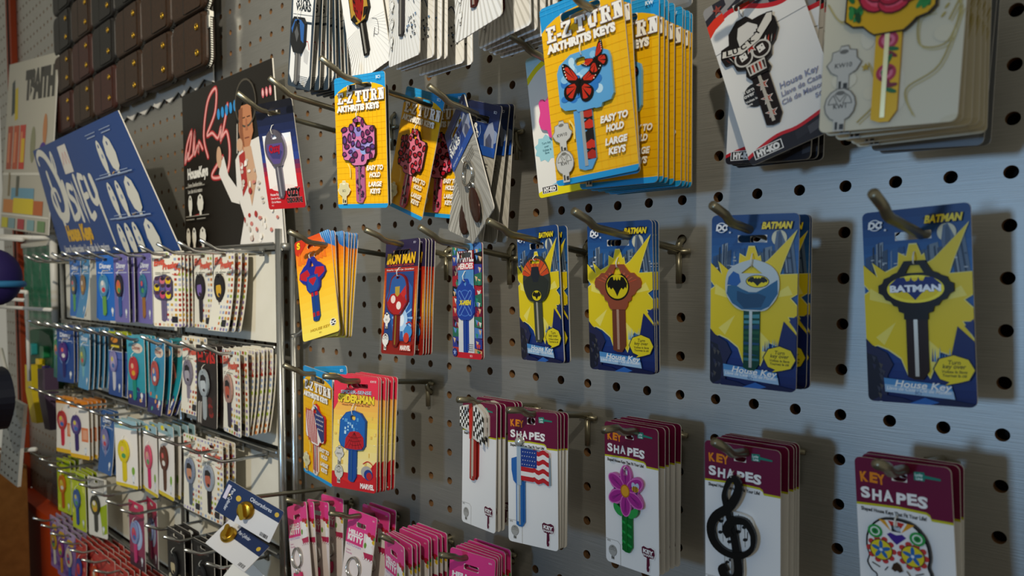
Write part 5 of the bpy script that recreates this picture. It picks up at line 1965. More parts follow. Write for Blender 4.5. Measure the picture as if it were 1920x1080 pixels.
stack(saga_card, ('fan',), (-9.936, -2.30, 6.8, -.199, .13, .40), 'fan pattern card with a reddish key turned sideways', 'left above the butterfly cards')
stack(edge_card, ('slate',), (-6.9, -1.4, 6.05, .0, .03, .0), 'dark grey card', 'above the straight butterfly stack', depths=[-1.6, -1.4], jit=.03)
stack(kitty_card, ('a',), (-21.942, -2.375, -12.44, -.066, -.112, -.36), 'pink topped kitty card', 'of the leftmost kitty stack', depths=[-2.375, -2.1, -1.6, -.95], jit=.05, group='leftmost stack of pink topped kitty cards')
stack(kitty_card, ('a',), (-18.911, -1.828, -12.19, .059, -.127, .029), 'pink topped kitty card', 'of the second kitty stack from left', depths=[-1.828, -1.15, -.85], jit=.06, group='second stack of pink topped kitty cards')
stack(kitty_card, ('a',), (-15.968, -2.392, -12.23, -.247, .013, .009), 'pink topped kitty card', 'of the thickest kitty stack', depths=[-2.392, -2.2, -2.06, -1.94, -1.6, -1.47, -1.24, -1.04, -.82], jit=.03, group='thickest stack of pink topped kitty cards')
stack(kitty_card, ('a',), (-12.895, -1.945, -11.96, .241, .008, .067), 'pink topped kitty card', 'of the rightmost kitty stack', depths=[-1.945, -1.75, -1.55, -1.38, -1.2, -1.0], jit=.06, group='rightmost stack of pink topped kitty cards')

# ================================================================== small cards on the wire rack
def rack_card(style, c0, c1, c2, c3, curl=.12):
    """style; c0 card, c1 key bow, c2 blob on the bow, c3 blade"""
    r = thing('key_card')
    w, h = 2.0, 3.6
    a = Art(w, h)
    rnd = random.Random(hash(style) % 97 + len(c0) if False else sum(map(ord, style + c0 + c1)))
    key_at, icon = (-.12, .1), True
    if style == 'movie':
        a.grad(0, .25, c0, c0, 2)
        a.grad(.25, 1, c0, c0, 2)
        for q in range(7):
            a.star(rnd.uniform(.1, .9), rnd.uniform(.05, .3), .05, '#c8d4ea')
        a.text('Disney', .5, .20, .26, '#e9ecf2', .03, al='c', width=1.25, slant=.12)
        a.text('House Key', .5, .245, .09, '#d9c890', .02, al='c', width=.7)
        a.rect(.1, .265, .9, .275, '#cfd8ea')
        a.ell(.42, .52, .56, .62, c2 if False else '#8fb0d8')
        a.ell(.42, .52, .52, .58, c0)
    elif style == 'sea':
        a.grad(0, 1, c0, '#1f8a9a', 8)
        a.ell(.6, .17, .62, .26, '#d9c8b8')
        a.text('Disney', .55, .19, .20, '#8a3a30', .03, al='c', width=.9)
        a.grad(.8, 1, '#2a3a7a', '#2a2a5a', 3)
        for q in range(9):
            a.ell(rnd.uniform(.1, .95), rnd.uniform(.72, .95), .12, .10, rnd.choice(['#d86a4a', '#3a2a6a', '#d8a05a', '#3f9a8a']), 10)
    elif style == 'dots':
        a.rect(0, 0, 1, 1, '#e4dfcf')
        for i in range(7):
            for j in range(15):
                u, v = .07 + i * .145, .035 + j * .067
                if j < 5 and i > 4 or j >= 10 and i > 2 or j == 14 or j == 0 or i > 4:
                    a.rect(u - .04, v - .017, u + .04, v + .017, rnd.choice(['#8a7aa8', '#c8783a', '#a83a30', '#9ab03a', '#8fa0c0', '#c8a03a', '#b8b4c8', '#d9c2a0']))
        a.text('Elvis', .06, .19, .30, '#c8503e', .05, '#dfa090', .03, width=.74, slant=.25, rot=.12)
        a.text('Presley', .36, .24, .28, '#c8503e', .05, '#dfa090', .03, width=1.12, slant=.25, rot=.10)
        a.stroke([(.80, .22), (.95, .25), (.88, .31), (.70, .30)], .04, '#c8503e', smooth=4)
        a.rect(.10, .275, .62, .283, '#8a8678')
        a.rect(.10, .295, .5, .303, '#8a8678')
        a.rect(.66, .86, .86, .94, '#23232c')
        key_at = (-.22, .05)
    elif style == 'redname':
        a.rect(0, 0, 1, 1, '#1f1817')
        a.text('ELVIS', .5, .22, .60, '#b8201c', .05, al='c', width=1.7)
        for q in range(6):
            a.ell(rnd.uniform(.55, .95), rnd.uniform(.6, .95), .22, .16, rnd.choice(['#7a1c1a', '#4a1614', '#2a1c1a']), 12)
        for q in range(5):
            a.poly([(.05 + .05 * q, .72), (.12 + .05 * q, .70), (.1 + .05 * q, .98), (.04 + .05 * q, .96)], '#b9b4ac' if q % 2 else '#5a5450')
    elif style == 'footer':
        a.rect(0, 0, 1, 1, '#e6e1d6')
        a.rect(0, 0, 1, .13, c0)
        a.rect(0, .93, 1, 1, '#e2b21c')
        a.rect(.60, .46, .95, .70, '#d8794a')
        a.rect(.66, .50, .90, .66, '#e0a080')
        key_at = (-.25, .25)
    elif style == 'cartoon':
        a.rect(0, 0, 1, 1, '#e6e1da')
        a.rect(0, 0, 1, .14, c0)
        a.ell(.3, .06, .25, .12, '#e6d81c')
        a.rect(0, .95, 1, 1, '#d8c02a')
        a.ell(.80, .74, .14, .22, '#7aa83a')
    elif style == 'lime':
        a.rect(0, 0, 1, 1, '#b5c41c')
        a.rect(0, .05, 1, .10, '#5a7a1c')
        for q in range(12):
            a.ell(rnd.uniform(0, 1), rnd.uniform(.15, .95), .18, .14, rnd.choice(['#c8d43a', '#a2b418', '#d8dc5a']), 10)
    elif style == 'mixed':
        a.grad(.3, 1, '#4a62a8', c0, 5)
        a.rect(0, 0, 1, .05, '#b5c41c')
        a.rect(0, .05, 1, .30, '#1f1d18')
        a.ell(.45, .13, .5, .16, '#d8861c')
        a.text('TOY', .45, .16, .2, '#1f1d18', .05, al='c', width=.7) if False else a.rect(.2, .21, .8, .245, '#d8c01c')
        a.rect(0, .30, 1, .31, '#c9cdd6')
    elif style == 'lilac':
        a.rect(0, 0, 1, 1, '#7a5a96')
        a.ell(.5, .04, .9, .5, '#b39cc0')
        a.text('Bratz', .5, .23, .30, '#d8a82a', .06, '#5a3a70', .05, 'c', 1.3, .2) if False else a.ell(.5, .2, .6, .22, '#d8a82a')
        a.grad(.75, 1, '#5a3a80', '#8a6aa0', 3)
    elif style == 'crimson':
        a.rect(0, 0, 1, 1, '#b83430')
        a.grad(0, .3, '#d05a4a', '#b83430', 4)
        for q in range(10):
            a.ell(rnd.uniform(0, 1), rnd.uniform(.2, .95), .2, .14, rnd.choice(['#c8504a', '#8a2422', '#d87a5a']), 10)
    elif style == 'noir':
        a.rect(0, 0, 1, 1, '#1c1a19')
        a.rect(.03, .02, .97, .03, '#4a4846')
        a.text('Elvis', .5, .15, .26, '#4a4744', .02, al='c', width=1.1)
        for q in range(8):
            a.ell(rnd.uniform(.1, .9), rnd.uniform(.55, .95), .22, .18, rnd.choice(['#c9c0a0', '#8a8068', '#3a3632']), 10)
    elif style == 'rosy':
        a.rect(0, 0, 1, 1, '#8a3050')
        a.grad(0, .2, '#c82a56', '#b02a50', 3)
        a.ell(.5, .5, .7, .8, '#9fb4d8')
        a.ell(.5, .5, .55, .6, '#b8c4e0')
        a.grad(.8, 1, '#5a1c38', '#3a1428', 3)
    elif style == 'tiger':
        a.rect(0, 0, 1, 1, '#dfdcd2')
        for q in range(9):
            a.poly([(.1 + .09 * q, .02), (.16 + .09 * q, .02), (.13 + .09 * q, .3)], '#3a362e')
        a.poly([(.6, .5), (1.01, .4), (1.01, .9), (.75, .95)], '#9ab01c')
    if icon and style not in ('dots', 'redname', 'noir'):
        lock_icon(a, .80, .85, .34, '', '#dfe3e6', '#7a8a9a', 2)
    bend = Bend(w, h, curl) if curl else None
    card_mesh(a, w, h, (0, h / 2 - .25, .5, .16), base=c0, bend=bend).build('backing_card', r)
    k = Art(raw=True)
    P = spline([(-.30, .52), (0, .66), (.30, .52), (.46, .20), (.46, -.16), (.28, -.46), (.16, -.54), (-.16, -.54), (-.28, -.46), (-.46, -.16), (-.46, .20)], 2, True)
    if style == 'dots' and c2 == 'heads':
        P = [(-.62, .30), (-.50, .52), (-.15, .58), (.15, .62), (.50, .52), (.64, .30), (.62, -.40), (.50, -.56), (.2, -.60), (-.2, -.60), (-.50, -.50), (-.64, -.30)]
        cs = ['#6a5a86', '#c86a7a', '#d8b01c', '#e0c41c', '#5a5a8a', '#7a5aa0', '#5a4a7a', '#c84a6a', '#e0c41c']
        for i in range(9):
            x, z = (i % 3 - 1) * .40, (1 - i // 3) * .34
            k.ell(x, z, .19, .19, cs[i], 12)
            k.ell(x + .02, z + .08, .15, .09, '#2a2230' if i % 2 else '#4a3040', 10)
    elif style in ('dots', 'redname', 'noir'):
        # portrait-like light and dark patches
        k.ell(.0, -.05, .26, .34, c2, 14)
        k.poly([(-.28, .1), (-.22, .36), (.05, .42), (.28, .3), (.3, .02), (.18, .16), (-.1, .14)], '#1d1a1e')
        k.ell(.06, -.28, .12, .08, '#2a2228', 8)
    elif c2:
        k.ell(0, -.02, .30, .36, c2, 14)
        k.ell(-.05, .16, .15, .14, rnd.choice(['#e0b08a', '#d8c84a', '#d85a5a', '#e8e0d8']), 10)
        k.ell(.06, -.2, .2, .14, rnd.choice(['#c83a4a', '#3a6ab0', '#d8a02a', '#4a9a5a', '#e6e2da']), 10)
    if style == 'dots':
        key_at = (-.2, .08)
    bl = (0, -.48, -1.62, .34, c3, .15)
    o = key_obj(r, P, [circ(0, .50, .07, .05, 8)], k, key_at, bl, c1, .15, .35, lift=.04 + curl * .22)
    tie(r, key_at[0], key_at[1] + .85, key_at[1] + .58)
    return r


PAN = {0: 'top', 1: 'second', 2: 'third', 3: 'fourth', 4: 'bottom'}


def rk_stack(row, x, y, n, yaw, style, cols, desc, where, curl=.12, dy=.27, rol=0.0, zoff=0.0):
    z = RACK_Z[row] + .16 - 1.8 + .02 + zoff
    stack(rack_card, (style,) + cols + (curl,), (x, y, z, yaw, .02, rol), desc, where, depths=[y + dy * i for i in range(n)], jit=.05, group='%s %s' % (desc, where))


# top row of the rack
rk_stack(0, -47.5, -2.75, 2, .02, 'movie', ('#1f66b4', '#3a4a5a', '#6a8a9a', '#5a9a5a'), 'bright blue card', 'furthest left in the top rack row')
rk_stack(0, -45.6, -2.7, 1, -.06, 'movie', ('#3a86b8', '#8a6a4a', '#b08a5a', '#8aa0a8'), 'curled light blue card with tan key', 'in the top rack row', .45)
rk_stack(0, -43.1, -2.55, 2, .02, 'movie', ('#1b62b8', '#b02a6a', '#c83a70', '#6a2a86'), 'bright blue card with magenta key', 'in the top rack row')
rk_stack(0, -41.0, -3.05, 2, .16, 'movie', ('#1c66bc', '#4a8ab0', '#9fb8c8', '#6aa04a'), 'bright blue card with green bladed key', 'in the top rack row', .0)
rk_stack(0, -38.7, -3.0, 3, .03, 'movie', ('#6f68a8', '#2a2a3a', '#d87a2a', '#2a5a9a'), 'lavender card with orange patch key', 'in the top rack row', .05)
rk_stack(0, -36.6, -2.55, 2, -.02, 'movie', ('#7068aa', '#3a7a9a', '#1f4a8a', '#a0703a'), 'lavender card with brown bladed key', 'in the top rack row', .05)
rk_stack(0, -33.2, -2.75, 6, .30, 'dots', ('#e4dfcf', '#4a4460', 'heads', '#6a6080'), 'dotted card with nine heads key', 'in the top rack row', .06, .24)
rk_stack(0, -31.0, -1.95, 2, .0, 'dots', ('#e4dfcf', '#1f1b22', '#7a62a8', '#2f2a33'), 'dotted card with black and purple key', 'in the top rack row', .10)
rk_stack(0, -28.7, -2.0, 3, .0, 'dots', ('#e4dfcf', '#1d1a1f', '#d8a82a', '#3a3440'), 'dotted card with black and yellow key', 'in the top rack row', .42, .3)
# second row
rk_stack(1, -51.8, -2.7, 2, .0, 'movie', ('#1f6a6a', '#2a8a5a', '#c85a3a', '#3a7a4a'), 'green blue card', 'furthest left in second rack row')
rk_stack(1, -49.4, -2.9, 3, .22, 'movie', ('#1c4488', '#4a2a7a', '#5a3a8a', '#2a2a6a'), 'navy card with purple key', 'in the second rack row')
rk_stack(1, -45.5, -2.9, 6, .0, 'movie', ('#4a90bc', '#5a8a8a', '#8aa05a', '#7ab0b8'), 'pale blue card', 'in the second rack row', .2, .26)
rk_stack(1, -41.3, -2.55, 3, .03, 'mixed', ('#2a4a8a', '#8a86b8', '#b8a8c8', '#c9c9d0'), 'lime topped card with pale violet key', 'in the second rack row')
rk_stack(1, -37.0, -2.95, 4, .08, 'sea', ('#3aa0b8', '#b8303a', '#d0383a', '#1f8a7a'), 'teal card with red and green key', 'in the second rack row', .05, .2)
rk_stack(1, -34.0, -2.95, 2, -.05, 'sea', ('#2a8ab8', '#b8504a', '#3a7ac0', '#2a7a8a'), 'sea blue card', 'in the second rack row', .3, .3)
rk_stack(1, -33.6, -2.2, 2, -.05, 'sea', ('#1f8a94', '#d8604a', '#3a5ab0', '#2a6a8a'), 'curled teal card', 'by the middle post', .75, .25)
rk_stack(1, -31.3, -2.45, 2, .0, 'dots', ('#e4dfcf', '#7a7484', '#a8a2ac', '#8a8492'), 'cream dotted card with grey key', 'in the second rack row', .2, zoff=.25)
rk_stack(1, -29.1, -2.7, 4, .02, 'redname', ('#1f1817', '#98a2a8', '#b8c0c4', '#a0a8ac'), 'black and red card with grey key', 'in the second rack row', .12, .3)
rk_stack(1, -26.7, -2.7, 2, -.10, 'dots', ('#e4dfcf', '#a8847a', '#b8503a', '#3a3440'), 'cream dotted card with red portrait key', 'in the second rack row', .06)
rk_stack(1, -26.75, -2.1, 6, -.02, 'dots', ('#e4dfcf', '#2f2430', '#8a7a94', '#5a5068'), 'cream dotted card with dark maroon key', 'by the right post', .38, .19)
# third row
rk_stack(2, -49.3, -3.05, 2, .25, 'footer', ('#d8881c', '#b83a3a', '#d87a7a', '#c82a44'), 'white card with red key', 'furthest left in third rack row')
rk_stack(2, -47.0, -2.9, 5, .25, 'footer', ('#d8801c', '#4a3a7a', '#8a6aa0', '#3a2a6a'), 'white card with dark purple key', 'in the third rack row', .06, .3)
rk_stack(2, -42.6, -2.65, 2, .05, 'movie', ('#2a5a96', '#7a76a8', '#a8a0c4', '#8a8ab0'), 'blue card with pale violet key', 'in the third rack row', .3, zoff=-.1)
rk_stack(2, -38.3, -3.1, 3, .22, 'cartoon', ('#8fb4c0', '#d8c41c', '#e0cc2a', '#dcc81c'), 'white card with yellow key', 'in the third rack row', .05, .25)
rk_stack(2, -36.0, -2.7, 2, -.04, 'cartoon', ('#8fb4c0', '#c84a6a', '#d88a9a', '#c82a6a'), 'white card with pink key', 'in the third rack row', .05, .3)
rk_stack(2, -33.9, -2.7, 4, -.02, 'cartoon', ('#8fb0b8', '#5a2a20', '#6a3a2a', '#5a3a2a'), 'white card with brown key', 'by the middle post', .1, .33, zoff=.3)
rk_stack(2, -31.2, -2.5, 1, .03, 'dots', ('#e4dfcf', '#7f8aa0', '#c88a6a', '#5a6678'), 'cream dotted card with blue grey key', 'in the third rack row', .12, zoff=.15)
rk_stack(2, -29.3, -2.45, 3, .05, 'dots', ('#e4dfcf', '#98a2b0', '#b8604a', '#201c22'), 'cream dotted card with black bladed key', 'in the third rack row', .12, .3, zoff=.15)
# fourth row
rk_stack(3, -51.6, -2.65, 3, .14, 'lime', ('#b5c41c', '#c8701c', '#d8b02a', '#b8601c'), 'lime card with orange key', 'furthest left in fourth rack row', .05, .3)
rk_stack(3, -47.2, -3.0, 4, .10, 'lime', ('#b0c01c', '#3a5a9a', '#6a8ac0', '#2a4a9a'), 'lime card with blue key', 'in the fourth rack row', .04, .25)
rk_stack(3, -45.0, -2.6, 1, .22, 'tiger', ('#dfdcd2', '#3a3a34', '#b8a83a', '#4a4a44'), 'white striped card with dark key', 'in the fourth rack row', .06)
rk_stack(3, -38.2, -2.7, 1, .04, 'rosy', ('#8a3050', '#8a9ac8', '#c83a6a', '#c83a78'), 'rose red card with pink key', 'before the bare white panel', .05)
rk_stack(3, -38.1, -1.95, 1, -.1, 'rosy', ('#7a3048', '#8a9ac8', '#c83a6a', '#b83a70'), 'rose red card half hidden', 'behind the other rose red card', .05)
rk_stack(3, -32.2, -3.0, 3, .0, 'noir', ('#1c1a19', '#26282a', '#c9b890', '#8a9096'), 'black card with portrait key', 'below the blue grey key', .06, .35)
rk_stack(3, -29.7, -2.75, 4, .05, 'noir', ('#1c1a18', '#2a2c2e', '#b8ac88', '#7a848c'), 'black card with silver edged key', 'behind the brass lock cards', .06, .3)
# bottom row
for i, (x, y) in enumerate(((-53.8, -2.7), (-51.8, -2.8), (-49.6, -2.9))):
    rk_stack(4, x, y, 3, .06, 'lilac', ('#7a5a96', ['#c8a02a', '#8a3a7a', '#d8c8b0'][i], ['#4a2a6a', '#e0b02a', '#3a5aa0'][i], ['#d8d0c0', '#c8902a', '#3a62a8'][i]), 'lilac card with %s key' % ['gold', 'plum', 'pale'][i], 'in the bottom rack row', .06, .33)
for i, (x, y) in enumerate(((-47.3, -2.9), (-45.3, -2.6), (-43.2, -2.6), (-41.0, -2.6), (-38.7, -2.6))):
    rk_stack(4, x, y, 5, .02, 'crimson', ('#b83430', ['#3a4a9a', '#c8502a', '#8a2a2a', '#d8c0a0', '#a83a4a'][i], ['#d83a3a', '#e0a05a', '#d8706a', '#b83a30', '#d88a7a'][i], ['#2a4aa0', '#b83a2a', '#7a2420', '#c8a080', '#98303a'][i]), 'crimson card with %s key' % ['blue', 'orange', 'dark red', 'beige', 'rose'][i], 'in the bottom rack row', .3, .3)

# ------------------------------------------------------------------ brass lock cards at the right post
def brass_card(kind):
    r = thing('lock_part_card')
    w, h = 2.6, 1.3
    a = Art(w, h)
    a.rect(0, 0, 1, 1, '#d2d3d6')
    if kind == 'l':
        a.rect(0, 0, 1, .36, '#1f2f55')
        a.rect(0, 0, .36, 1, '#1f2f55')
        a.text('Obturadores', .44, .22, .15, '#cfd5e0', .01, width=1.0)
        a.text('Pen Cylinder', .12, .16, .13, '#cfd5e0', .01, width=.9, rot=-math.pi / 2)
        a.rect(.03, .12, .09, .55, '#c9c4d8')
        a.ell(.27, .34, .11, .11, '#c8a83a')
        a.ell(.92, .18, .09, .09, '#c8a83a')
        at = (-.1, -.02)
    else:
        a.rect(.30, 0, 1, .42, '#1f2f55')
        a.text('Pen Cylinder', .34, .22, .14, '#cfd5e0', .01, width=.75)
        a.ell(.88, .25, .10, .09, '#c8a83a')
        at = (-.65, .1)
    for q in range(12):
        a.rect(.80 + q * .012, .84, .80 + q * .012 + RND.choice([.004, .008]), .95, '#2a2a2e')
    card_mesh(a, w, h, None, .06, base='#d2d3d6').build('backing_card', r)
    mb = MB()
    mb.tube([(at[0], -.02, at[1]), (at[0], -.10, at[1]), (at[0], -.12, at[1]), (at[0], -.22, at[1]), (at[0], -.24, at[1])], .3, M_BRASS, 20, rend=[.34, .34, .30, .30, .24])
    mb.build('cylinder', r, True)
    mb = MB()
    P = rrect(-.09, .09, -.30, .30, .08)
    c, s = math.cos(.6), math.sin(.6)
    mb.extrude([(at[0] + p[0] * c - p[1] * s, at[1] + p[0] * s + p[1] * c) for p in P], [], -.42, -.22, M_BRASS, M_BRASS)
    mb.build('thumb_turn', r)
    return r


o = brass_card('l')
pose(o, -23.212, -3.757, -10.797, .559, -.132, .424)
tag(o, 'navy and white card with a brass lock part, the upper of two tilted cards', 'lock card', 'brass lock cards')
o = brass_card('s')
pose(o, -25.165, -3.333, -12.72, .512, -.904, .414)
tag(o, 'navy and white card with a brass lock part, the lower of two tilted cards', 'lock card', 'brass lock cards')
t = thing('blank_card', 'plain white card sticking out below the brass lock cards', 'card')
card_mesh(Art(2.0, 1.6), 2.0, 1.6, None, .06, base='#dcdbd6').build('backing_card', t)
pose(t, -25.4, -3.0, -14.5, .45, -.5, .5)
t = thing('peg_hook', 'peg hook carrying the tilted brass lock cards beside the right rack post', 'hook', 'steel hooks on the pegboard')
t.location = W(-24, 0, -10.6)
mb = MB()
mb.tube(hook_geo(0, 4.2, .3, .6, .05), .085, M_STEEL, 8)
mb.build('prong', t, True)


# ================================================================== posters
class Quad:
    """flat sheet hung between four corner points (inches, relative to the thing)"""

    def __init__(s, w, h, tl, tr, br, bl, nx=14, nz=8):
        s.w, s.h, s.c, s.nx, s.nz = w, h, [Vector(p) for p in (tl, tr, br, bl)], nx, nz

    def __call__(s, x, y, z):
        u, v = x / s.w + .5, .5 - z / s.h
        tl, tr, br, bl = s.c
        p = (tl * (1 - u) + tr * u) * (1 - v) + (bl * (1 - u) + br * u) * v
        return (p.x, p.y + y, p.z)

    def cells(s, P):
        out = []
        for i in range(s.nx):
            a, b = -s.w / 2 + s.w * i / s.nx, -s.w / 2 + s.w * (i + 1) / s.nx
            q = P if i == 0 else clip_half(P, -1, 0, -a)
            if q and i < s.nx - 1:
                q = clip_half(q, 1, 0, b)
            if not q:
                continue
            for k in range(s.nz):
                c, d = -s.h / 2 + s.h * k / s.nz, -s.h / 2 + s.h * (k + 1) / s.nz
                e = q if k == 0 else clip_half(q, 0, -1, -c)
                if e and k < s.nz - 1:
                    e = clip_half(e, 0, 1, d)
                if e:
                    out.append(e)
        return out


def sheet(name, art, quad, t=.06, base='#dddddd', rough=.4, edge=None):
    mb = MB()
    w, h = art.w, art.h
    R = [(-w / 2, -h / 2), (w / 2, -h / 2), (w / 2, h / 2), (-w / 2, h / 2)]
    for yy, fr, m in ((0, True, mat(base, rough)), (t, False, M_GREYBACK)):
        for c in quad.cells(R):
            mb.add([quad(p[0], yy, p[1]) for p in (c if fr else c[::-1])], [tuple(range(len(c)))], m)
    n = 24
    L = []
    for i in range(4):
        a, b = R[i], R[(i + 1) % 4]
        L += [(a[0] + (b[0] - a[0]) * j / n, a[1] + (b[1] - a[1]) * j / n) for j in range(n)]
    k = len(L)
    mb.add([quad(p[0], 0, p[1]) for p in L] + [quad(p[0], t, p[1]) for p in L], [(i, i + k, (i + 1) % k + k, (i + 1) % k) for i in range(k)], edge or M_PAPER)
    art.emit(mb, 0, R, (), quad, eps=.0015, rough=rough)
    return mb.build(name)


def rel(o, *pts):
    return [(p[0] - o[0], p[1] - o[1], p[2] - o[2]) for p in pts]


# blue header poster, its top leaning out over the rack
a = Art(21.0, 8.2)
a.rect(0, 0, 1, 1, '#17407f')
wc = '#dcd9cc'
a.stroke([(.035, .14), (.03, .08), (.07, .04), (.14, .09), (.20, .24), (.235, .42), (.225, .58), (.18, .66), (.125, .63), (.09, .54), (.085, .46), (.11, .40), (.155, .41), (.17, .50)], .60, wc, smooth=6, taper=lambda t: .55 + .9 * math.sin(math.pi * min(1, t * 1.15)) ** 2)
a.stroke([(.105, .24), (.12, .44), (.145, .72)], .46, wc, smooth=5)
a.ring(.225, .17, .42, .86, .34, wc)
a.stroke([(.262, .36), (.268, .52), (.275, .68)], .50, wc, smooth=4)
a.stroke([(.345, .42), (.305, .40), (.295, .48), (.335, .54), (.34, .64), (.295, .68)], .50, wc, smooth=5)
a.stroke([(.365, .70), (.365, .40), (.41, .70), (.405, .34)], .50, wc, smooth=0)
a.stroke([(.485, .36), (.445, .37), (.45, .68), (.495, .67)], .46, wc, smooth=3)
a.stroke([(.452, .52), (.485, .51)], .46, wc)
a.stroke([(.51, .38), (.515, .54), (.545, .58), (.575, .50), (.57, .38)], .50, wc, smooth=5)
a.stroke([(.565, .38), (.572, .62), (.578, .92)], .50, wc, smooth=4, taper=lambda t: 1.15 - .7 * t)
a.rect(.33, .06, .43, .30, '#dcd6cc')
a.stroke([(.345, .22), (.37, .12), (.38, .22), (.40, .12), (.415, .22)], .10, '#c86a6a')
a.text('House Keys', .14, .865, 1.0, '#d9a81c', .08, width=5.6)
a.text('Llaves Residenciales / Les clés de la maison', .06, .975, .52, '#d6d8dc', .03, width=9.6)
for (v, ks) in ((.26, (.74, .82)), (.58, (.70, .77, .86)), (.90, (.66, .72, .78, .88))):
    for i, u in enumerate(ks):
        last = i == len(ks) - 1
        W2, H2 = (1.15, 1.15) if last else (.66, 1.05)
        a.ell(u, v, W2 * .72, H2, '#dcd9cc', 8 if last else 14)
        a.rect(u - .008, v, u + .012, v + .15, '#dcd9cc')
        a.ell(u, v - .08, .12, .14, '#17407f', 8)
        if not last:
            a.ell(u + .004, v + .0, .16, .16, '#8a9ab0', 8)
    a.stroke([(ks[-2] + .03, v + .14), (ks[-1] - .03, v + .13)], .08, '#c8a06a')
    for q in range(2):
        a.text('Illustrated key', .70 + q * .13, v - .17, .20, '#b9c4d8', .01, al='c', width=2.0) if False else a.rect(.66 + q * .14, v - .19, .76 + q * .14, v - .185, '#9fb0cc')
        a.rect(.67 + q * .14, v - .165, .75 + q * .14, v - .158, '#9fb0cc')
for v in (.41, .73):
    a.rect(.62, v, .93, v + .008, '#9fb0cc')
O = (-45.5, -1.6, -.4)
o = sheet('header_poster', a, Quad(21.0, 8.2, *rel(O, (-57.1, -2.6, 7.0), (-36.5, -3.7, 6.35), (-33.0, -2.2, -.62), (-55.5, -1.42, -.33))), base='#17407f', rough=.45)
o.location = W(*O)
tag(o, 'blue house keys header poster leaning out over the left part of the rack', 'poster')

# black concert poster over the right panel
a = Art(9.4, 7.85)
a.rect(0, 0, 1, 1, '#1b1712')
neon, glow = '#e8a09a', '#a82a2e'
S1 = [[(.06, .38), (.02, .44), (.05, .33), (.11, .25), (.09, .34), (.06, .42), (.12, .40)], [(.12, .40), (.15, .26), (.14, .40), (.18, .35), (.19, .39), (.20, .33), (.24, .38)], [(.30, .44), (.26, .30), (.32, .10), (.42, .04), (.40, .18), (.30, .30), (.36, .30), (.42, .34), (.46, .28), (.45, .36), (.50, .26), (.54, .16)], [(.47, .34), (.52, .32), (.54, .44), (.50, .56), (.38, .58), (.34, .55), (.46, .46)]]
for s in S1:
    a.stroke(s, .26, glow, smooth=6)
for s in S1:
    a.stroke(s, .12, neon, smooth=6)
a.text('HouseKeys', .05, .55, .50, '#e2ded4', .05, width=2.3)
a.text('Llaves Residenciales', .05, .605, .20, '#b9b4a8', .03, width=1.6)
a.text('Les clés de la maison', .05, .645, .20, '#b9b4a8', .03, width=1.6)
for q in range(5):
    a.ell(.44 + q * .045, .20 - q * .004, .15, .26, '#2a8ac8')
for q in range(3):
    a.ell(.90 + q * .035, .17, .12, .22, '#c8606a')
    a.ell(.90 + q * .035, .17, .07, .14, '#e8b8b4')
# performer in a white suit
suit = '#dfdad2'
a.poly([(.44, .50), (.48, .46), (.52, .58), (.60, .66), (.62, .76), (.54, .74), (.46, .62), (.42, .56)], suit)
a.poly([(.60, .50), (.68, .42), (.84, .40), (.98, .48), (1.01, .64), (1.01, 1.01), (.60, 1.01), (.66, .84), (.60, .70)], suit)
a.ell(.43, .46, .26, .52, '#c8a080')
a.poly([(.66, .20), (.78, .20), (.79, .36), (.74, .46), (.68, .46), (.65, .34)], '#b97a54')
a.poly([(.62, .30), (.63, .10), (.72, .05), (.82, .10), (.83, .30), (.79, .22), (.70, .18), (.66, .24)], '#120f0c')
a.ring(.73, .19, 1.0, 1.1, .09, '#4a443a')
a.rect(.685, .268, .72, .274, '#3a2418')
a.rect(.738, .268, .77, .274, '#3a2418')
a.poly([(.705, .385), (.75, .385), (.75, .392), (.705, .392)], '#7a4030')
a.poly([(.725, .28), (.735, .28), (.742, .345), (.718, .345)], '#a5684a')
a.poly([(.66, .22), (.70, .21), (.69, .34), (.70, .44), (.66, .40)], '#8a5438')
a.poly([(.69, .44), (.76, .44), (.80, .62), (.74, .78), (.70, .60)], '#c8a080')
a.poly([(.64, .48), (.70, .46), (.71, .66), (.66, .72)], '#a8302c')
a.stroke([(.625, .46), (.64, .30)], .10, '#b8b0a4')
a.ell(.655, .42, .28, .30, '#c8a080')
rnd = random.Random(21)
for q in range(46):
    u, v = rnd.uniform(.66, .97), rnd.uniform(.50, .98)
    a.ell(u, v, rnd.uniform(.05, .16), rnd.uniform(.05, .16), '#a8302c' if (u < .78 and v > .68 and v < .88) else rnd.choice(['#c8beb2', '#efe9e0', '#c87a70']), 8)
for (v, ks) in ((.72, (.10, .22)), (.93, (.07, .14, .24))):
    for i, u in enumerate(ks):
        last = i == len(ks) - 1
        a.ell(u, v, .34 if last else .22, .46, '#d9d4c6', 8 if last else 12)
        a.rect(u - .012, v, u + .012, v + .075, '#d9d4c6')
        a.ell(u, v - .035, .07, .08, '#1b1712', 8)
    a.stroke([(ks[-2] + .03, v + .08), (ks[-1] - .02, v + .07)], .06, '#a82a2e')
    a.rect(.05, v - .115, .15, v - .108, '#8a857a')
    a.rect(.18, v - .115, .28, v - .108, '#8a857a')
a.rect(.05, .795, .32, .801, '#8a857a')
O = (-30.6, -1.05, -.55)
o = sheet('concert_poster', a, Quad(9.4, 7.85, *rel(O, (-35.3, -1.05, 7.3), (-26.0, -1.05, 7.3), (-25.1, -1.05, -.5), (-35.2, -1.05, -.42))), base='#1b1712', rough=.4)
o.location = W(*O)
tag(o, 'black poster of a singer in a white suit standing on the rack top', 'poster')

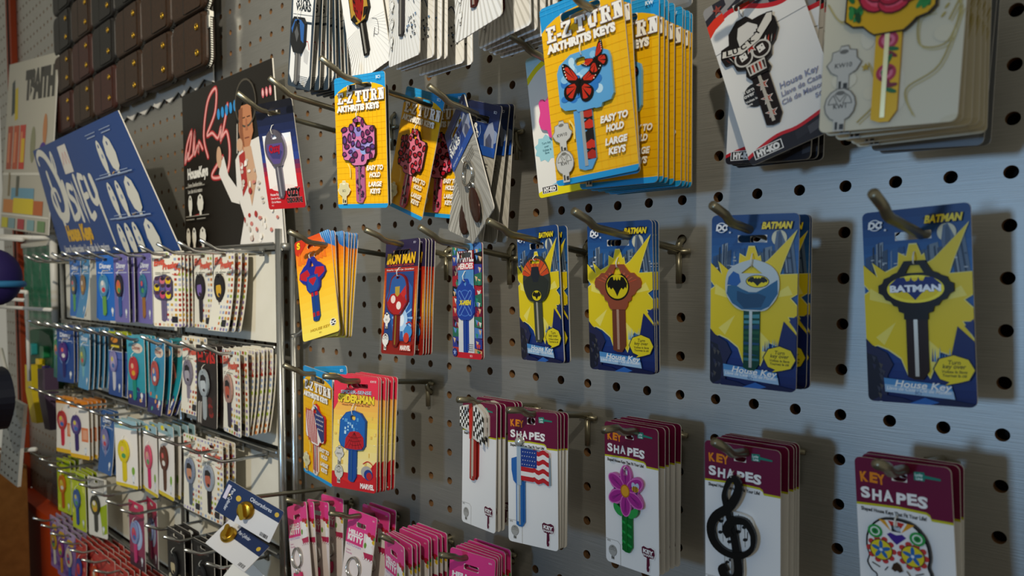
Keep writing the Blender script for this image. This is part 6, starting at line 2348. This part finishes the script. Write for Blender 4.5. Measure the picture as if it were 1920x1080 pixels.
# white tool poster at the far left
a = Art(14.2, 13.4)
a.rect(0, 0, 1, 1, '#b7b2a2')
a.text('TSAITH', .97, .22, 1.9, '#3a3832', .10, al='r', width=8.2)
a.poly([(.10, .12), (.16, .10), (.20, .30), (.12, .32)], '#2f3a3a')
a.poly([(.18, .16), (.24, .15), (.27, .34), (.20, .35)], '#c8b01c')
for u0, c in ((.06, '#a8482a'), (.20, '#b8502a'), (.34, '#c23a2a')):
    a.rect(u0, .38, u0 + .12, .64, c)
    a.rect(u0 + .02, .42, u0 + .06, .60, '#d8845a')
a.rect(.38, .46, .45, .60, '#d8b01c')
a.ell(.62, .50, .7, 1.4, '#8a8a6a')
a.ell(.84, .42, .55, 1.2, '#b87a4a')
a.ell(.82, .55, 1.0, .8, '#4a2a86')
a.rect(.0, .66, 1, .675, '#dad6c8')
a.rect(.22, .75, .70, .82, '#6a9ab0')
a.rect(.05, .82, .30, .90, '#c8803a')
a.rect(.28, .81, .70, .90, '#d8c01c')
a.rect(.70, .82, .88, .90, '#b8602a')
a.rect(.14, .66, .18, .80, '#8a7a5a')
a.rect(.32, .68, .38, .80, '#5a5a4a')
a.rect(0, .905, 1, .915, '#dad6c8')
a2 = a
for u0, c in ((.04, '#c8c02a'), (.20, '#7a9aa0'), (.40, '#a8323a'), (.60, '#7aa0a4'), (.80, '#6a8a5a')):
    a.rect(u0, .93, u0 + .14, .99, c)
O = (-63.5, -1.5, 1.7)
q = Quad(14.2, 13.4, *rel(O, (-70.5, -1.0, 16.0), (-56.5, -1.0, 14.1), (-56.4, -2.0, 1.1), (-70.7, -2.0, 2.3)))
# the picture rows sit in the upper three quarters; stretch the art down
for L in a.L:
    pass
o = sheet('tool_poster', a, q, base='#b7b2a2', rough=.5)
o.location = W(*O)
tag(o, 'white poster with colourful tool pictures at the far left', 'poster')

# ================================================================== leather key cases on their white display card
mb = MB()
P = [(-57, 19.5), (-33.6, 12.6), (-33.6, 8.0)]
zig = []
x = -33.6
k = 0
while x > -57:
    zig.append((x, 7.9 + (.4 if k % 2 else 0) + .02 * (x + 33)))
    x -= RND.uniform(.6, 1.3)
    k += 1
P = [(-57, 21.5), (-33.6, 21.5)] + zig + [(-57, 7.6)]
cx, cz = -45, 14
mb.extrude([(p[0] - cx, p[1] - cz) for p in P], [], -.06, .0, mat('#cfcac0', .6), M_PAPER)
o = mb.build('display_card')
o.location = W(cx, -.12, cz)
tag(o, 'white display card with torn lower edge behind the leather cases', 'display card')

CASES = {}


def leather_case(v):
    if v in CASES:
        return dup(CASES[v])
    r = thing('leather_case')
    m = M_LEATHER[v]
    w, h, d = 4.05, 2.62, .6
    # padded body
    mb = MB()
    n = 5
    out = rrect(-w / 2, w / 2, -h / 2, h / 2, .45, 5)
    lay = [(.0, -.06), (-.05, .0), (-.20, -.0), (-.36, -.0), (-.44, -.04), (-.48, -.12)]
    prev = None
    L = []
    for yy, ins in lay:
        L.append([(p[0] * (1 + 2 * ins / w), yy, p[1] * (1 + 2 * ins / h)) for p in out])
    k = len(out)
    V = [p for l in L for p in l]
    F = []
    for i in range(len(L) - 1):
        for j in range(k):
            F.append((i * k + j, i * k + (j + 1) % k, (i + 1) * k + (j + 1) % k, (i + 1) * k + j))
    F.append(tuple((len(L) - 1) * k + j for j in range(k)))
    F.append(tuple(range(k))[::-1])
    mb.add(V, F, m)
    mb.build('leather_body', r)
    mb = MB()
    mb.extrude(rrect(-.35, w / 2 - .45, -h / 2 + .10, h / 2 - .10, .15), [], -.53, -.46, m, m)
    mb.build('flap', r)
    mb = MB()
    mb.tube([(-.40, -.50, -h / 2 + .12), (-.38, -.51, 0), (-.40, -.50, h / 2 - .12)], .04, M_BLACKFAB, 6)
    mb.build('seam', r)
    for z in (-.62, .62):
        mb = MB()
        R = [(1.15 + .13 * math.cos(q), -.545, z + .13 * math.sin(q)) for q in [2 * math.pi * i / 14 for i in range(14)]]
        mb.tube(R, .05, M_BRASS, 6, closed=True)
        mb.build('grommet', r, True)
    mb = MB()
    zp = [p for p in rrect(-w / 2 - .02, w / 2 + .05, -h / 2 - .03, h / 2 + .03, .45, 6)]
    zp = [p for p in zp if p[0] > -.5]
    zp.sort(key=lambda p: math.atan2(p[1], p[0] - 1.2))
    mb.tube([(p[0], -.26, p[1]) for p in zp], .08, M_BLACKFAB, 6)
    mb.build('zipper_tape', r)
    mb = MB()
    for i in range(len(zp) - 1):
        a0, b0 = zp[i], zp[i + 1]
        l = math.hypot(b0[0] - a0[0], b0[1] - a0[1])
        for q in range(max(1, int(l / .11))):
            t = (q + .5) / max(1, int(l / .11))
            x, z = a0[0] + (b0[0] - a0[0]) * t, a0[1] + (b0[1] - a0[1]) * t
            mb.box(x - .035, x + .13, -.31, -.20, z - .035, z + .035, M_CHROME)
    mb.build('zipper_teeth', r)
    mb = MB()
    mb.extrude(rrect(w / 2 - .02, w / 2 + .20, h / 2 - .95, h / 2 - .30, .06), [circ(w / 2 + .09, h / 2 - .86, .04, n=8)], -.40, -.33, M_CHROME, M_CHROME)
    mb.box(w / 2 - .05, w / 2 + .2, -.36, -.16, h / 2 - .38, h / 2 - .12, M_CHROME)
    mb.build('zipper_pull', r)
    CASES[v] = r
    return r


CX = [-34.3, -38.5, -42.7, -46.9, -51.1, -55.3]
CV = [[0, 0, 0, 0], [0, 0, 0, 1], [0, 0, 2, 0], [1, 2, 2, 0], [0, 1, 0, 2], [1, 0, 2, 2]]
for c in range(6):
    for rw in range(4):
        if c == 0 and rw > 1 or c < 3 and rw > 2:
            continue
        o = leather_case(CV[c][rw])
        pose(o, CX[c], -.62, 9.65 + rw * 2.76 + RND.uniform(-.03, .03), .0, 0.0, RND.uniform(-.012, .012))
        tag(o, '%s zipped leather key case, %s column from right, %s row from below' % (['brown', 'reddish brown', 'black'][CV[c][rw]], ['first', 'second', 'third', 'fourth', 'fifth', 'sixth'][c], ['bottom', 'second', 'third', 'fourth'][rw]), 'key case', 'leather key cases on the display card')
mb = MB()
mb.tube([(0, 0.05, 0), (0, -.9, 0), (0, -1.0, .15)], .08, M_STEEL, 8)
o = mb.build('display_pin')
o.location = W(-34.3, -.0, 15.0)
tag(o, 'short steel pin holding the display card of leather cases', 'pin')

# ================================================================== blurred things at the far left
t = thing('wire_bracket', 'white coated wire bracket under the tool poster', 'bracket')
t.location = W(-62, -2.3, .7)
mb = MB()
for p in ([(-14, -.4, 1.2), (4.2, -.4, .25)], [(4.2, -.4, .25), (4.2, 1.9, .3)], [(-13, -.9, 1.0), (4.0, -.9, .1)]):
    mb.tube(p, .16, M_WHITEWIRE, 8)
mb.build('wire_frame', t, True)
t = thing('wire_basket', 'white coated wire basket rim left of the rack', 'basket')
t.location = W(-66, -3.6, 0)
mb = MB()
for p in ([(-5, 0, -2.9), (10.5, 0, -2.87)], [(-5, 0, -3.5), (10.5, 0, -3.45)], [(-5, 0, -4.2), (16.3, 0, -3.93)], [(10.5, 0, -2.87), (10.5, 0, -9)]):
    mb.tube(p, .12, M_WHITEWIRE, 8)
mb.build('wire_rim', t, True)
t = thing('wire_shelf_arm', 'white bent wire arm sticking out above the cardboard box', 'bracket')
t.location = W(-58.5, -4.4, -12)
mb = MB()
mb.tube([(-6, 0, -1.2), (5.2, 0, .5), (2.4, 0, 1.4), (-1, 0, 5)], .14, M_WHITEWIRE, 8)
mb.tube([(-6, 0, -3.4), (7.6, 0, -.85)], .14, M_WHITEWIRE, 8)
mb.build('wire_arm', t, True)

t = thing('plastic_bag', 'dark green plastic bag hanging behind the white upright', 'bag')
t.location = W(-62, -1.0, .6)
V, F = [], []
nx, nz = 14, 10
for i in range(nx + 1):
    for j in range(nz + 1):
        x, z = -4.6 + 8.4 * i / nx, -6.4 * j / nz
        V.append((x, -.35 + .22 * math.sin(i * 1.7 + j * .4) * math.sin(math.pi * j / nz + .2), z))
for i in range(nx):
    for j in range(nz):
        F.append((i * (nz + 1) + j, i * (nz + 1) + j + 1, (i + 1) * (nz + 1) + j + 1, (i + 1) * (nz + 1) + j))
mb = MB()
M_GREEN = mat('#0d6244', .25)
mb.add(V, F, M_GREEN)
mb.add([(v[0], .25 + (v[1] + .35) * .5, v[2]) for v in V], [f[::-1] for f in F], M_GREEN)
n1 = nz + 1
for i in range(nx):
    a0, b0 = i * n1 + nz, (i + 1) * n1 + nz
    mb.add([V[a0], V[b0], (V[b0][0], .25, V[b0][2]), (V[a0][0], .25, V[a0][2])], [(0, 1, 2, 3)], M_GREEN)
mb.build('bag_body', t, True)
mb = MB()
mb.box(-4.7, 3.9, -.42, .3, -.1, .25, mat('#cfcabc', .5))
mb.build('header_strip', t)

t = thing('mesh_bag', 'green mesh bag with small bright pieces below the plastic bag', 'bag')
t.location = W(-59.5, -1.6, -6.6)
mb = MB()
out = spline([(-3.0, .6), (3.0, .6), (3.6, -1.6), (2.6, -3.4), (-2.0, -3.6), (-3.4, -1.8)], 3, True)
mb.extrude(out, [], -.5, .5, mat('#0f4a30', .5), mat('#0f4a30', .5))
mb.build('mesh_body', t)
for x, z, c in ((1.2, -1.6, '#d8b81c'), (-.8, -.6, '#2a8a8a'), (-1.6, -2.2, '#3a2a6a'), (2.4, -.6, '#1f7a4a'), (2.6, -2.0, '#4a3a8a'), (.2, -2.8, '#2a7a3a')):
    mb = MB()
    mb.extrude(rrect(x - .5, x + .5, z - .42, z + .42, .15), [], -.85, -.5, mat(c, .4), mat(c, .4))
    mb.build('toy_piece', t)

for nm, c, x, ds in (('foam_strip', '#c8b01c', -58.0, 'bent bright yellow foam strip hanging left of the rack'), ('foam_strip', '#4a3a52', -54.6, 'bent dark purple foam strip beside the yellow one')):
    mb = MB()
    P = [(-.9, 1.6), (.9, 1.7), (.8, -.2), (1.9, -2.3), (.5, -2.4), (-.9, -.3)]
    mb.extrude(P, [], -.5, .3, mat(c, .55), mat(c, .55))
    o = mb.build(nm)
    o.location = W(x, -2.6, -9.8)
    tag(o, ds, 'foam strip')

V, F = [], []
for i in range(13):
    for j in range(20):
        th, ph = math.pi * i / 12, 2 * math.pi * j / 20
        V.append((1.4 * math.sin(th) * math.cos(ph), 1.4 * math.sin(th) * math.sin(ph), 1.7 * math.cos(th)))
for i in range(12):
    for j in range(20):
        F.append((i * 20 + j, i * 20 + (j + 1) % 20, (i + 1) * 20 + (j + 1) % 20, (i + 1) * 20 + j))
t = thing('toy_ball', 'dark purple ball with a blue band at the left edge', 'ball')
t.location = W(-49.5, -6.5, -1.9)
mb = MB()
mb.add(V, F, mat('#20154a', .7))
mb.build('ball_body', t, True)
mb = MB()
mb.tube([(1.4 * math.cos(q), 1.4 * math.sin(q), -.4) for q in [2 * math.pi * i / 24 for i in range(24)]], .2, mat('#2a6a94', .6), 8, closed=True)
mb.build('colour_band', t, True)

t = thing('pouch', 'black pointed pouch hanging on a yellow strap at the left edge', 'pouch')
t.location = W(-49.5, -6.8, -8.0)
mb = MB()
P = spline([(-2.4, -.4), (-1.6, .5), (0, .7), (1.6, .4), (2.6, -.8), (2.0, -1.9), (.4, -3.0), (-1.2, -2.4)], 3, True)
mb.extrude(P, [], -.6, .6, mat('#10131f', .6), mat('#10131f', .6))
mb.build('pouch_body', t)
mb = MB()
mb.tube(spline([(-.6, 0, .4), (-.7, 0, 1.4), (0, 0, 2.3), (.7, 0, 1.4), (.6, 0, .4)], 4), .16, mat('#c8a81c', .5), 8)
mb.tube([(0, 0, 2.2), (0, 0, 3.9)], .14, mat('#c8a81c', .5), 8)
mb.build('strap', t, True)
mb = MB()
mb.box(-.5, .5, -.3, .3, 2.0, 2.7, mat('#4a2a8a', .5))
mb.build('buckle', t)

# perforated side panel standing on the cardboard box
a = Art(5.4, 9.0)
a.rect(0, 0, 1, 1, '#8a8f8c')
for i in range(5):
    for j in range(9):
        a.ell(.1 + i * .2, .06 + j * .11, .13, .13, '#1c1c1a', 10)
O = (-50.2, -5, -14.5)
o = sheet('perforated_panel', a, Quad(5.4, 9.0, *rel(O, (-55.5, -5, -9.8), (-50.6, -5, -9.9), (-53.0, -5, -15.6), (-58.0, -5, -15.6))), t=.2, base='#8a8f8c')
o.location = W(*O)
tag(o, 'pale grey perforated panel leaning above the cardboard box', 'panel')

for z0, z1, ds in ((-33.5, -16.6, 'brown cardboard box on top of the stack at the left edge'), (-59.0, -33.6, 'brown cardboard box at the bottom of the stack at the left edge')):
    t = thing('cardboard_box', ds, 'box', 'cardboard boxes at the left edge')
    t.location = W(-67.9, -6.2, z0)
    mb = MB()
    H = z1 - z0
    mb.box(-12, 4.4, -4, 4.0, 0, H - .1, M_KRAFT)
    mb.build('box_body', t)
    mb = MB()
    mb.box(-12.02, 4.42, -4.02, -.1, H - .1, H, M_KRAFT)
    mb.box(-12.02, 4.42, .1, 4.02, H - .1, H, M_KRAFT)
    mb.build('flap', t)
    mb = MB()
    mb.box(4.42, 4.46, -.8, .8, H - 3, H, noise_mat('packing_tape', '#7a5526', '#86602e', (10, 10, 10), .3))
    mb.build('packing_tape', t)
